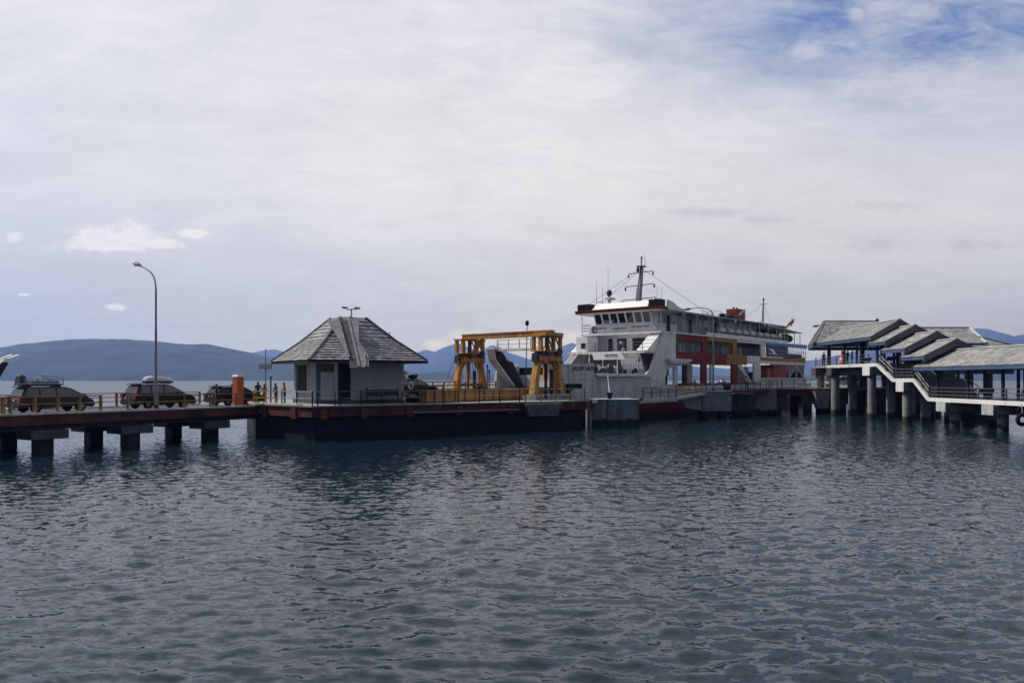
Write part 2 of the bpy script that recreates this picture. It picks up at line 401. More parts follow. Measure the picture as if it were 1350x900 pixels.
veil = mix(ma('MULTIPLY', blob(1080, 300, 260, 80), .5), veil, (.70, .67, .67))
veil = mix(ma('MULTIPLY', blob(1260, 170, 260, 60), .4), veil, (.52, .54, .68))
veil = mix(ma('MULTIPLY', mr(tz, .05, .27, 1, 0), .74), veil, (.49, .51, .60))
vv = N.new('ShaderNodeVectorMath'); vv.operation = 'SCALE'; L.new(veil, vv.inputs[0])
L.new(ma('ADD', ma('MULTIPLY_ADD', ma('SUBTRACT', fine, .5), .24, 1.02), ma('ADD', ma('MULTIPLY', ma('SUBTRACT', wisps, .5), .14), ma('MULTIPLY', ma('SUBTRACT', lowband, .5), .12))), vv.inputs['Scale']); veil = vv.outputs[0]
horizon = mix(mr(tz, 0, .3), (.44, .50, .635), (.50, .56, .69))
blue = mix(.55, sky.outputs[0], (.17, .27, .60))
clear = mix(mr(tz, .26, .46), horizon, blue)
skyc = mix(cover, clear, veil)
skyc = mix(mr(dy, -.35, .12), (.15, .19, .29), skyc)          # unseen sky behind the camera darkened to cut the fill on shaded faces
# soft grey scud and small white cumulus
nd = noise(D, 14, 8, .62, .6, (1, 1, 1.6)); nd2 = noise(D, 46, 9, .66, .7, (1, 1, 1.4))
edge = ma('ADD', ma('MULTIPLY', ma('SUBTRACT', nd, .5), 1.5), ma('MULTIPLY', ma('SUBTRACT', nd2, .5), 1.7))
def cloud(cur, spots, col, lo, hi, amt):
    s = None
    for b in spots:
        v = blob(*b); s = v if s is None else ma('MAXIMUM', s, v)
    f = mr(ma('ADD', s, ma('MULTIPLY', edge, ma('MINIMUM', ma('MULTIPLY', s, 3.), 1.))), lo, hi, 0, amt)
    return mix(f, cur, col)
skyc = cloud(skyc, [(1155, 324, 48, 13), (1295, 324, 55, 13), (935, 280, 60, 9), (1010, 290, 45, 8), (985, 345, 45, 8), (1160, 270, 60, 10)], (.50, .50, .57), .25, 1.1, .5)
skyc = cloud(skyc, [(125, 314, 44, 22), (170, 312, 42, 24), (205, 322, 46, 11), (150, 326, 84, 8), (255, 308, 34, 8)], (.86, .84, .83), .30, .9, .85)
skyc = cloud(skyc, [(19, 311, 12, 10), (152, 405, 20, 6), (31, 388, 9, 3)], (.84, .82, .81), .30, .9, .7)
skyc = cloud(skyc, [(620, 449, 46, 17), (585, 455, 30, 11), (690, 452, 40, 12), (752, 446, 40, 14)], (.74, .70, .70), .3, .95, .7)
skyc = cloud(skyc, [(1130, 18, 14, 11), (1190, 10, 70, 20), (1330, 95, 100, 34), (1215, 105, 120, 28), (1060, 68, 36, 12)], (.66, .65, .70), .15, 1.3, .6)
# the sky is seen through the blue air of the strait, so low down it has to be brighter than it looks from here
ln = ma('MINIMUM', ma('DIVIDE', 526., ma('MAXIMUM', tz, .001)), 8300.)
tr_ = ma('EXPONENT', ma('MULTIPLY', ln, -.00014))
air = N.new('ShaderNodeVectorMath'); air.operation = 'SCALE'; air.inputs[0].default_value = tuple(c / SKY_K for c in AIR); L.new(ma('SUBTRACT', 1., tr_), air.inputs['Scale'])
sb = N.new('ShaderNodeVectorMath'); sb.operation = 'SUBTRACT'; L.new(skyc, sb.inputs[0]); L.new(air.outputs[0], sb.inputs[1])
dv = N.new('ShaderNodeVectorMath'); dv.operation = 'SCALE'; L.new(sb.outputs[0], dv.inputs[0]); L.new(ma('DIVIDE', 1., tr_), dv.inputs['Scale'])
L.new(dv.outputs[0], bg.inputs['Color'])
w.cycles.sampling_method = 'MANUAL'; w.cycles.sample_map_resolution = 512

# ------------------------------------------------------------------ water: one sheet, real waves where the camera can see them, out to the horizon
def spaced(a, b, f): 
    o = [a]
    while o[-1] < b: o.append(o[-1] + f(o[-1]))
    return np.array(o)
ys = np.concatenate([-np.geomspace(400, 8, 24), spaced(-7, 8, lambda y: .5), spaced(8.4, 95, lambda y: max(.05, .0046 * y)), np.geomspace(96, 8250, 110)])
xf = np.concatenate([np.arange(-62, 62, .12)])
xs = np.concatenate([-np.geomspace(9250, 62.5, 70), xf, np.geomspace(62.2, 9250, 70)])
X, Y = np.meshgrid(xs, ys)
gy = np.gradient(ys)[:, None] * np.ones_like(X); gx = np.gradient(xs)[None, :] * np.ones_like(X)
Z = np.zeros_like(X)
main = math.radians(250)                                   # the breeze comes from beyond the pier, a little from the right
gust = np.zeros_like(X)
for i in range(10):
    a = rng.uniform(0, 2 * math.pi); lam = rng.uniform(9, 34); k = 2 * math.pi / lam
    gust += np.sin(k * (X * math.cos(a) + Y * math.sin(a)) + rng.uniform(0, 6.28))
gust = .82 + .16 * np.clip(gust / 3., -1.6, 1.6)
for i in range(140):
    lam = float(np.exp(rng.uniform(math.log(.32), math.log(1.15)))); k = 2 * math.pi / lam
    a = main + rng.normal(0, .88); amp = .0078 * lam ** 1.0 * rng.uniform(.5, 1.3)
    ph = k * (X * math.cos(a) + Y * math.sin(a)) + rng.uniform(0, 6.28)
    st = np.abs(gy * math.sin(a)) + np.abs(gx * math.cos(a)); fade = np.clip((lam / np.maximum(st, 1e-4) - 3) / 4, 0, 1)
    sw = np.sin(ph + .5 * np.sin(.31 * X + .23 * Y + i))
    Z += amp * fade * (1.2 * (.5 + .5 * sw) ** 2.4 - .42)
Z *= gust
nv = X.size; nyr, nxr = X.shape
co_ = np.stack([X.ravel(), Y.ravel(), Z.ravel()], 1).astype(np.float32)
idx = np.arange(nv).reshape(nyr, nxr)
quads = np.stack([idx[:-1, :-1], idx[:-1, 1:], idx[1:, 1:], idx[1:, :-1]], -1).reshape(-1, 4).astype(np.int32)
me = bpy.data.meshes.new('water'); me.vertices.add(nv); me.vertices.foreach_set('co', co_.ravel())
me.loops.add(quads.size); me.loops.foreach_set('vertex_index', quads.ravel())
me.polygons.add(len(quads)); me.polygons.foreach_set('loop_start', np.arange(0, quads.size, 4, dtype=np.int32))
me.polygons.foreach_set('use_smooth', np.ones(len(quads), dtype=bool)); me.update(calc_edges=True); me.validate()
WA, WB = .42, .44
wm = bpy.data.materials.new('harbour_water'); t = nt(wm)
o_ = t.nodes.new('ShaderNodeOutputMaterial'); b_ = t.nodes.new('ShaderNodeBsdfPrincipled'); t.links.new(b_.outputs[0], o_.inputs[0])
b_.inputs['Base Color'].default_value = (.007, .0195, .030, 1); b_.inputs['Roughness'].default_value = .05; b_.inputs['IOR'].default_value = 1.33
tcw = t.nodes.new('ShaderNodeTexCoord')
def wslope(scale, mp, det, amp_sock, rough=.55):
    # wavelets finer than the mesh: noise taken straight as a surface slope, so they stay lively with distance
    m_ = t.nodes.new('ShaderNodeMapping'); m_.inputs['Scale'].default_value = mp; m_.inputs['Rotation'].default_value = (0, 0, R(12)); t.links.new(tcw.outputs['Object'], m_.inputs[0])
    n_ = t.nodes.new('ShaderNodeTexNoise'); n_.inputs['Scale'].default_value = scale; n_.inputs['Detail'].default_value = det; n_.inputs['Roughness'].default_value = rough
    t.links.new(m_.outputs[0], n_.inputs['Vector'])
    s_ = t.nodes.new('ShaderNodeVectorMath'); s_.operation = 'SUBTRACT'; t.links.new(n_.outputs['Color'], s_.inputs[0]); s_.inputs[1].default_value = (.5, .5, .5)
    p_ = t.nodes.new('ShaderNodeVectorMath'); p_.operation = 'MULTIPLY'; t.links.new(s_.outputs[0], p_.inputs[0]); p_.inputs[1].default_value = (1, 1, 0)
    k_ = t.nodes.new('ShaderNodeVectorMath'); k_.operation = 'SCALE'; t.links.new(p_.outputs[0], k_.inputs[0])
    if isinstance(amp_sock, float): k_.inputs['Scale'].default_value = amp_sock
    else: t.links.new(amp_sock, k_.inputs['Scale'])
    return k_.outputs[0]
sep = t.nodes.new('ShaderNodeSeparateXYZ'); t.links.new(tcw.outputs['Object'], sep.inputs[0])
def byY(a, b, c, d):
    fr = t.nodes.new('ShaderNodeMapRange'); t.links.new(sep.outputs[1], fr.inputs['Value'])
    for k_, v_ in zip(('From Min', 'From Max', 'To Min', 'To Max'), (a, b, c, d)): fr.inputs[k_].default_value = v_
    return fr.outputs[0]
t.links.new(byY(60, 220, .05, .30), b_.inputs['Roughness'])            # out on the open strait the wavelets only widen the gloss
geo = t.nodes.new('ShaderNodeNewGeometry'); acc = geo.outputs['Normal']
for args in ((2.9, (.75, 1.3, 1), 2, byY(60, 200, WA, .10)), (7.5, (.75, 1.3, 1), 3, byY(60, 200, WB, .10))):
    a_ = t.nodes.new('ShaderNodeVectorMath'); a_.operation = 'ADD'; t.links.new(acc, a_.inputs[0]); t.links.new(wslope(*args), a_.inputs[1]); acc = a_.outputs[0]
nn_ = t.nodes.new('ShaderNodeVectorMath'); nn_.operation = 'NORMALIZE'; t.links.new(acc, nn_.inputs[0]); t.links.new(nn_.outputs[0], b_.inputs['Normal'])
me.materials.append(wm)
water = bpy.data.objects.new('water', me); COL.objects.link(water); water['kind'] = 'structure'
water['label'] = 'dark blue-green choppy harbour water'; 

# ------------------------------------------------------------------ hills far across the strait
def terrain(name, label, prof, dist, depth, m, nx=220, ny=26, rough=.06, seed=0, base=-1.):
    r2 = np.random.default_rng(seed)
    P0 = np.array(prof, float); pxs = np.linspace(P0[0, 0], P0[-1, 0], nx); top = (500 - np.interp(pxs, P0[:, 0], P0[:, 1])) / 1000 * dist + CAMZ
    vs = []; jit = np.zeros((ny, nx))
    u = np.linspace(0, 1, nx); v = np.linspace(0, 1, ny)
    U, V = np.meshgrid(u, v)
    for i in range(42):
        fx = r2.uniform(3, 90); fy = r2.uniform(.5, 9); jit += np.sin(2 * math.pi * (fx * U + fy * V) + r2.uniform(0, 6.28)) / (1 + fx * .18)
    from mathutils import noise as mnoise
    for j in range(ny):
        for i in range(nx):
            jit[j, i] = mnoise.fractal(Vector((pxs[i] / 1000 * dist / 260., (v[j] - .5) * depth / 260., seed * 3.7)), .85, 2.1, 6)
    for j in range(ny):
        s = math.sin(math.pi * min(1, v[j] * 1.0)) ** .8 if v[j] < .5 else math.sin(math.pi * v[j])
        for i in range(nx):
            yd = dist + (v[j] - .5) * depth
            h = base + (top[i] - base) * s * (1 + rough * jit[j, i] * min(1.2, .45 + abs(v[j] - .5) * 5))
            vs.append(((pxs[i] - 675) / 1000 * dist, yd, h))
    fs = [(j * nx + i, j * nx + i + 1, (j + 1) * nx + i + 1, (j + 1) * nx + i) for j in range(ny - 1) for i in range(nx - 1)]
    b = MB(); b.add(vs, fs); o = b.build(name, m, None, smooth=True); o['kind'] = 'structure'; o['label'] = label
    return o
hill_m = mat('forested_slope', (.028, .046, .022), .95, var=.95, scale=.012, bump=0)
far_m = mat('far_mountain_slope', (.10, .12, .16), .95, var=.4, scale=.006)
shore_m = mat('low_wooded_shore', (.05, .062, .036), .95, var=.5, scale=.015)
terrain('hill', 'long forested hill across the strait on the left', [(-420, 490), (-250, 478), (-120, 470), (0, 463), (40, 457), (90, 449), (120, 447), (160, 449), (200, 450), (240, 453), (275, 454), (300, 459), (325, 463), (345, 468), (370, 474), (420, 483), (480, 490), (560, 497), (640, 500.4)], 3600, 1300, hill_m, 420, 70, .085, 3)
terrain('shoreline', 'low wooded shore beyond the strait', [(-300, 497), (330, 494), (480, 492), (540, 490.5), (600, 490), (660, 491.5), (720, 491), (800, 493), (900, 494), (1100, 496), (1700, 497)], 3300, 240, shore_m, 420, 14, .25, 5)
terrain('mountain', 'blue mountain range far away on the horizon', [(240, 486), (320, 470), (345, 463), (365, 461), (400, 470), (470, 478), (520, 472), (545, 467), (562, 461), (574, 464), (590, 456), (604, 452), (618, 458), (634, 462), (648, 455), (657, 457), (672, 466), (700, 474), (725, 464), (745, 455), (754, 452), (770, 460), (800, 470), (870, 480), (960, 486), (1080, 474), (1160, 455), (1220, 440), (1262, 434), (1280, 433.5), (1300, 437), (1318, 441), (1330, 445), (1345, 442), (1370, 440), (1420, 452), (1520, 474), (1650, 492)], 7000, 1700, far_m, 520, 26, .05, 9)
# ------------------------------------------------------------------ the air between: one closed box of even haze
hb = MB(); hb.box(-9300, 9300, -420, 8300, -2, 530)
hz = bpy.data.materials.new('pale_haze'); t = nt(hz)
o_ = t.nodes.new('ShaderNodeOutputMaterial'); v_ = t.nodes.new('ShaderNodeVolumePrincipled'); t.links.new(v_.outputs[0], o_.inputs['Volume'])
v_.inputs['Color'].default_value = (.27, .46, 1, 1); v_.inputs['Density'].default_value = .00014; v_.inputs['Anisotropy'].default_value = .45
haze = hb.build('haze', hz); haze['kind'] = 'stuff'; haze['label'] = 'thin blue haze over the strait'
# ------------------------------------------------------------------ vehicle pier on the left
PR = math.atan2(.8526, .5225)
pier = thing('vehicle_pier', 'long concrete vehicle pier with faded red edge beam and square piles on the left', 'pier', (-28, 45.8, 0), PR)
W = lambda o, p: WM(o) @ Vector(p)
b = MB(); b.box(-32, 16.0, -.35, 7.0, 2.05, 2.30); b.build('deck', deckm, pier, False)
b = MB(); b.box(-32, 15.9, .2, 6.4, 2.303, 2.33); b.build('road_surface', asphalt, pier, False)
for s, y in ((0, -.45), (1, 7.0)):
    b = MB(); b.box(-32, 15.6, y, y + .1, 1.70, 2.27); b.build('edge_beam', red_fascia, pier, False)
    b = MB(); b.box(-32, 15.6, y - .06 if s == 0 else y, y + .28 if s == 0 else y + .2, 2.302, 2.42); b.build('kerb', conc_pale, pier, False)
for y in (.3, 4.7):
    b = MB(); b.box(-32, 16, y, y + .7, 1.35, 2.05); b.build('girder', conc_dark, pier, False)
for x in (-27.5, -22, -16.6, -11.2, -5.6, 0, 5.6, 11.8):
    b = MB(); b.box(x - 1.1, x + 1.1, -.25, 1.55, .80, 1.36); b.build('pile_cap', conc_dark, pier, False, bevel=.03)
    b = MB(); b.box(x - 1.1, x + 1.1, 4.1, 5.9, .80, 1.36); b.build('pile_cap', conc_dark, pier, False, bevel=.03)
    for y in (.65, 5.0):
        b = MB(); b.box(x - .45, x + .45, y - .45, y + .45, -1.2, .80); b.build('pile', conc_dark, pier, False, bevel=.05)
def pl(x, y, z=2.33): return tuple(W(pier, (x, y, z)))
railing('railing', 'rusty yellow railing along the near edge of the vehicle pier', [pl(x, -.2, 2.42) for x in (-14, -2.6)], .95, 1.9, ochre, ochre, (1., .55), .09, .035)
railing('railing', 'rusty yellow railing in front of the dark van with loaded roof rack', [pl(x, -.2, 2.42) for x in (-2.2, 3.1)], .95, 1.35, ochre, ochre, (1., .55), .075, .035)
railing('railing', 'rusty yellow railing in front of the car with a roof box', [pl(x, -.2, 2.42) for x in (4.9, 11.2)], .92, 2.1, ochre, ochre, (1., .5), .07, .035)
railing('railing', 'rusty yellow railing between the orange pillar and the hut platform', [pl(x, -.2, 2.42) for x in (11.5, 15.4)], .92, 1.9, ochre, ochre, (1., .5), .07, .035)
railing('railing', 'dark ochre railing on the far side of the vehicle pier', [pl(x, 6.75, 2.42) for x in (-20, 15.4)], .95, 2.4, ochre, ochre, (1., .68, .36), .07, .03)
# ------------------------------------------------------------------ hut platform with caisson
plat = thing('mooring_platform', 'concrete platform with dark red edge beam on a dark blue caisson under the hut', 'platform', (-9, 62, 0))
PA = [(-20.4, 58.9), (-14.2, 53.7), (1.0, 64.0), (6.9, 68.2), (3.6, 72.6), (-7, 79.8), (-24.5, 68.5)]
def inset(poly, d):
    c = Vector((sum(p[0] for p in poly) / len(poly), sum(p[1] for p in poly) / len(poly)))
    out = []; n = len(poly)
    for i in range(n):
        p0, p1, p2 = Vector(poly[i - 1]), Vector(poly[i]), Vector(poly[(i + 1) % n])
        e1 = (p1 - p0).normalized(); e2 = (p2 - p1).normalized(); n1 = Vector((-e1.y, e1.x)); n2 = Vector((-e2.y, e2.x))
        m_ = (n1 + n2).normalized(); out.append(tuple(p1 + m_ * (d / max(.3, m_.dot(n1)))))
    return out
b = MB(); b.prism(PA, 2.42, 2.52); b.build('deck', deckm, plat)
b = MB(); b.prism(inset(PA, .10), 1.70, 2.42); b.build('edge_beam', red_fascia, plat)
b = MB(); b.prism(inset(PA, .5), -1.2, 1.70); b.build('caisson', blue_dark, plat)
def along(p, q, t, z): p, q = Vector(p), Vector(q); r = p.lerp(q, t); return Vector((r.x, r.y, z))
def bracket(p, q, t, wd=.32):
    d = (Vector(q) - Vector(p)).normalized(); d3 = Vector((d.x, d.y, 0)); n3 = Vector((d.y, -d.x, 0))
    c = along(p, q, t, 0); b = MB()
    f = [c + d3 * s * wd + n3 * o + Vector((0, 0, z)) for s, o, z in ((-1, -.13, 1.55), (1, -.13, 1.55), (1, -.02, 1.55), (-1, -.02, 1.55))]
    g = [c + d3 * s * wd + n3 * o + Vector((0, 0, z)) for s, o, z in ((-1, -.13, 2.3), (1, -.13, 2.3), (1, .02, 2.3), (-1, .02, 2.3))]
    b.hexa(f, g); b.build('fender_bracket', red_bright, plat)
for t in (.25, .72): bracket(PA[0], PA[1], t)
for t in (.05, .22, .42, .66, .93): bracket(PA[1], PA[2], t, .26)
b = MB(); b.slab([along(PA[0], PA[1], -.02, 2.62), along(PA[0], PA[1], .78, 2.62), along(PA[0], PA[1], .78, 2.62) + Vector((.3, .5, 0)), along(PA[0], PA[1], -.02, 2.62) + Vector((.3, .5, 0))], .095); b.build('kerb', conc_white, plat)
b = MB(); b.slab([along(PA[1], PA[2], .43, 1.93) + Vector((.06, -.1, 0)), along(PA[1], PA[2], .97, 1.93) + Vector((.06, -.1, 0)), along(PA[1], PA[2], .97, 1.93) + Vector((-.3, .35, 0)), along(PA[1], PA[2], .43, 1.93) + Vector((-.3, .35, 0))], .12); b.build('ledge', steel_grey, plat)
b = MB(); b.hexa([(1.5, 64.4, 1.25), (4.0, 66.2, 1.25), (3.6, 67.6, 1.25), (.8, 65.4, 1.25)], [(1.2, 63.5, 2.335), (4.4, 65.7, 2.335), (3.7, 67.6, 2.335), (.6, 65.3, 2.335)]); b.build('corbel', concrete, plat)
def pe(i, t, d=.25, z=2.52):
    p, q = Vector(PA[i]), Vector(PA[i + 1]); e = (q - p).normalized(); r = p.lerp(q, t) + Vector((-e.y, e.x)) * d; return (r.x, r.y, z)
railing('railing', 'bright yellow railing at the left corner of the hut platform', [pe(0, .03), pe(0, .42)], .98, 1.3, gantry_y, gantry_y, (1., .5), .05, .045)
railing('railing', 'thin pale railing at the front corner of the hut platform', [pe(0, .5), pe(0, .97), pe(1, .03), pe(1, .1)], 1.0, 1.9, steel_dark, conc_pale, (1., .52), .04, .035)
railing('railing', 'dark grey railing in front of the hut door and wall', [pe(1, .12), pe(1, .48)], 1.02, 1.75, steel_dark, steel_grey, (1., .5), .045, .03)
railing('railing', 'pale steel railing in front of the amber gantry', [pe(1, .66), pe(1, .985)], 1.05, 1.75, steel_dark, conc_pale, (1., .55), .05, .03)
railing('railing', 'pale steel railing at the right end of the platform by the ferry hull', [pe(2, .05), pe(2, .96)], 1.05, 1.75, ochre, conc_pale, (1., .55), .05, .03)

# ------------------------------------------------------------------ hut
n1 = Vector((.8, .6, 0)); n2 = Vector((.6, -.8, 0))          # along the right wall / along the left wall
HC = Vector((-13.35, 61.9, 0))
hut = thing('harbour_hut', 'grey white hut with tall shingled hip roof and ribbed flashing over its door', 'hut', tuple(HC))
def hp(a, c, z): v = HC + n1 * a + n2 * c; return Vector((v.x, v.y, z))
def plan(h, ch): return [(-h, -h), (h, -h), (h, h - 0), (h, h)] if ch == 0 else None
def octo(h, ch, c1=None):                                   # corners a=along n1, c=along n2 ; the front corner (-h, h) is cut off
    return [(-h, -h), (-h, h - (ch if c1 is None else c1)), (-h + ch, h), (h, h), (h, -h)]
hw = 3.3; base = 2.52; ev = 5.86; topz = 9.36
wl = octo(hw, 2.05)
b = MB(); b.add([hp(a, c, base) for a, c in wl] + [hp(a, c, ev - .02) for a, c in wl], [(i, (i + 1) % 5, 5 + (i + 1) % 5, 5 + i) for i in range(5)] + [tuple(range(5, 10))]); b.build('wall', wall_p, hut)
b = MB(); pl_ = octo(hw + .09, 2.1); b.add([hp(a, c, base) for a, c in pl_] + [hp(a, c, base + .28) for a, c in pl_], [(i, (i + 1) % 5, 5 + (i + 1) % 5, 5 + i) for i in range(5)] + [tuple(range(5, 10))]); b.build('plinth', conc_dark, hut)
el = octo(4.7, 3.0, 1.4); tl = octo(1.05, .75, .3)
E = [hp(a, c, ev) for a, c in el]; TT = [hp(a, c, topz) for a, c in tl]
MIDF = .5
roof = MB()
Mi = [e.lerp(t_, MIDF) - Vector((0, 0, .16)) for e, t_ in zip(E, TT)]       # slight kick in the slope
for i in range(5):
    j = (i + 1) % 5
    roof.courses(E[i], E[j], Mi[i], Mi[j], 8, .07, .32)
    roof.courses(Mi[i], Mi[j], TT[i], TT[j], 6, .07, .32)
rf = roof.build('roof', roof_pav, hut)
b = MB(); b.add([p + Vector((0, 0, .03)) for p in TT] + [p - Vector((0, 0, .15)) for p in TT], [tuple(range(5)), tuple(range(9, 4, -1))] + [(i, (i + 1) % 5, 5 + (i + 1) % 5, 5 + i) for i in range(5)]); b.build('roof_cap', flash_m, rf, True)
for i in range(5):
    b = MB(); up = Vector((0, 0, .06)); b.bar(E[i] + up, Mi[i] + up, .2, .12); b.bar(Mi[i] + up, TT[i] + up, .2, .12); b.build('hip_ridge', verge_grey, rf, True)
b = MB()
for i in range(5):
    j = (i + 1) % 5; b.plate([E[i] - Vector((0, 0, .04)), E[j] - Vector((0, 0, .04)), E[j] - Vector((0, 0, .17)), E[i] - Vector((0, 0, .17))], .05)
b.build('fascia', black_paint, hut)
b = MB(); b.add([p - Vector((0, 0, .15)) for p in E], [tuple(range(5))]); b.build('soffit', wall_p, hut)
# ribbed flashing standing on the cut-off front slope
F0, F1, M0, M1, T0, T1 = E[1], E[2], Mi[1], Mi[2], TT[1], TT[2]
nrm = (F1 - F0).cross((T0 + T1) / 2 - (F0 + F1) / 2).normalized(); nrm = nrm if nrm.z > 0 else -nrm
cam_ = Vector((0, 0, CAMZ)); pl0 = F0 + nrm * .10
def fq(px, y, h):
    d = Vector(((px - 675) / 1000, 1, (500 - y) / 1000)); return cam_ + d * ((pl0 - cam_).dot(nrm) / d.dot(nrm)) + nrm * h
b = MB()
def fpoly(pts, h, m_):
    b.cur = m_; P = [fq(x, y, h) for x, y in pts]; n = len(P); Q = [p - nrm * .07 for p in P]
    b.add(Q + P, [tuple(range(n - 1, -1, -1)), tuple(range(n, 2 * n))] + [(i, (i + 1) % n, n + (i + 1) % n, n + i) for i in range(n)])
fpoly([(430.5, 421), (445.5, 421), (452.5, 445), (459.5, 471), (456, 464)], .06, 0)
fpoly([(446, 421), (459, 421), (473, 484.5), (461, 484.5), (460.3, 472)], -.02, 1)
fpoly([(459.6, 421), (471.5, 421), (472, 452.5), (466.8, 452.5)], .06, 0)
fpoly([(466.8, 453.2), (472.2, 453), (486, 473), (486.5, 484), (474.2, 484.5)], .05, 0)
b.cur = 0
for p, q, h, w_ in (((446, 421), (460, 472), .09, .12), ((459.2, 421), (466.5, 453), .10, .16), ((466.6, 453), (473.4, 484.3), .09, .16), ((471.6, 421), (472.1, 453), .1, .12), ((472.1, 453), (486.2, 473), .1, .12), ((480.5, 466), (482, 484), .08, .1)):
    b.bar(fq(*p, h), fq(*q, h), w_, .12, up=tuple(nrm))
fl = b.build('ribbed_flashing', [flash_m, flash_d], hut)
# openings
def onwall(i, s0, s1, z0, z1, off, th, name, m, par=None):
    p, q = hp(*wl[i], 0), hp(*wl[(i + 1) % 5], 0); d = (q - p); o = Vector((d.y, -d.x, 0)).normalized()
    if o.dot((p + q) / 2 - HC) < 0: o = -o
    A, B = p + d * s0, p + d * s1; b = MB()
    lo = [A + o * (off - th), B + o * (off - th), B + o * off, A + o * off]
    b.hexa([v + Vector((0, 0, z0)) for v in lo], [v + Vector((0, 0, z1)) for v in lo]); return b.build(name, m, par or hut)
wn_ = onwall(0, .20, .62, 3.5, 5.55, .03, .06, 'window', black_paint)
onwall(0, .12, .19, 2.8, 5.6, .05, .08, 'window_frame', blue_navy, wn_); onwall(0, .63, .68, 3.4, 5.6, .05, .08, 'window_frame', conc_pale, wn_)
onwall(0, .18, .64, 5.56, 5.64, .05, .08, 'window_frame', conc_pale, wn_); onwall(0, .18, .64, 3.4, 3.49, .09, .12, 'window_sill', conc_pale, wn_)
dr = onwall(1, .14, .52, 2.8, 4.95, .03, .06, 'door', door_p)
onwall(1, .02, .13, 2.6, 5.7, .05, .1, 'door_frame', blue_frame, dr); onwall(1, .53, .60, 2.6, 5.7, .04, .1, 'door_frame', conc_pale, dr)
onwall(1, .14, .52, 5.02, 5.62, .03, .06, 'transom_window', glass, dr); onwall(1, .47, .5, 3.6, 3.75, .08, .05, 'door_handle', steel_grey, dr)
onwall(1, .63, .97, 2.62, 5.65, .022, .05, 'dark_doorway', black_paint)
b = MB(); 
bn = onwall(2, .22, .80, 3.15, 3.62, .55, .05, 'bench_back', steel_dark)
onwall(2, .22, .80, 3.63, 3.69, .57, .10, 'bench_rail', conc_pale, bn); onwall(2, .20, .82, 2.9, 2.98, .95, .42, 'bench_seat', ochre, bn)
for s_ in (.21, .80): onwall(2, s_, s_ + .025, 2.525, 3.75, .6, .08, 'bench_leg', steel_dark, bn)
fl_ = thing('floodlight_mast', 'thin mast with two small floodlights on top of the hut roof', 'floodlight', (HC.x + .25, HC.y, topz + .05))
q = Vector((HC.x + .25, HC.y, topz + .03)); b = MB(); b.tube(q, q + Vector((0, 0, .78)), .05); b.build('pole', galv, fl_)
b = MB(); b.bar(q + Vector((-.38, 0, .70)), q + Vector((.42, 0, .74)), .07); b.build('crossbar', galv, fl_)
for s_, z_ in ((-.5, .86), (.52, .82)):
    b = MB(); c = q + Vector((s_, 0, z_)); b.hexa([c + Vector(v) for v in ((-.26, -.15, -.05), (.2, -.15, -.09), (.2, .15, -.09), (-.26, .15, -.05))], [c + Vector(v) for v in ((-.24, -.12, .09), (.16, -.12, .05), (.16, .12, .05), (-.24, .12, .09))]); b.build('lamp_head', steel_grey, fl_)
b = MB(); p = hp(2.2, 2.9, 7.65); b.tube(p, p + Vector((0, 0, .55)), .06, .03); b.build('vent_pipe', steel_dark, hut)

# ------------------------------------------------------------------ movable bridge and its gantry
GR = R(50); G = (-.5, 73.5, 0)
br = thing('movable_bridge', 'amber steel loading bridge leading from the platform to the ferry bow', 'bridge', G, GR)
b = MB(); b.box(-14.3, 7.5, -3.0, 3.0, 2.86, 2.98); b.build('deck', asphalt, br, False)
for y in (-3.35, 3.05):
    b = MB(); b.box(-14.4, 3.2, y, y + .3, 2.60, 3.46); b.box(-14.45, 3.25, y - .12, y + .42, 3.46, 3.54)
    for i in range(15): b.box(-14.2 + i * 1.2, -14.08 + i * 1.2, y - .1, y - .003, 2.62, 3.455)
    b.build('girder', gantry_y, br, False)
b = MB()
for i in range(8): b.box(-14 + i * 2.6, -13.7 + i * 2.6, -3.0, 3.0, 2.64, 2.858)
b.build('cross_member', steel_dark, br, False)
b = MB(); b.hexa([(7.5, -2.8, 2.85), (10.2, -2.6, 3.45), (10.2, 2.6, 3.45), (7.5, 2.8, 2.85)], [(7.5, -2.8, 2.97), (10.2, -2.6, 3.55), (10.2, 2.6, 3.55), (7.5, 2.8, 2.97)]); b.build('flap', steel_dark, br, False)
def gl(x, y, z): return tuple(WM(br) @ Vector((x, y, z)))
railing('railing', 'low amber railing on the far girder of the loading bridge', [gl(-14.2, 3.2, 3.54), gl(2, 3.2, 3.54)], .62, 1.5, gantry_y, gantry_y, (1., .5), .07, .05)
gan = thing('lifting_gantry', 'tall amber steel lifting gantry with two trestle towers and a crossbeam', 'gantry', G, GR)
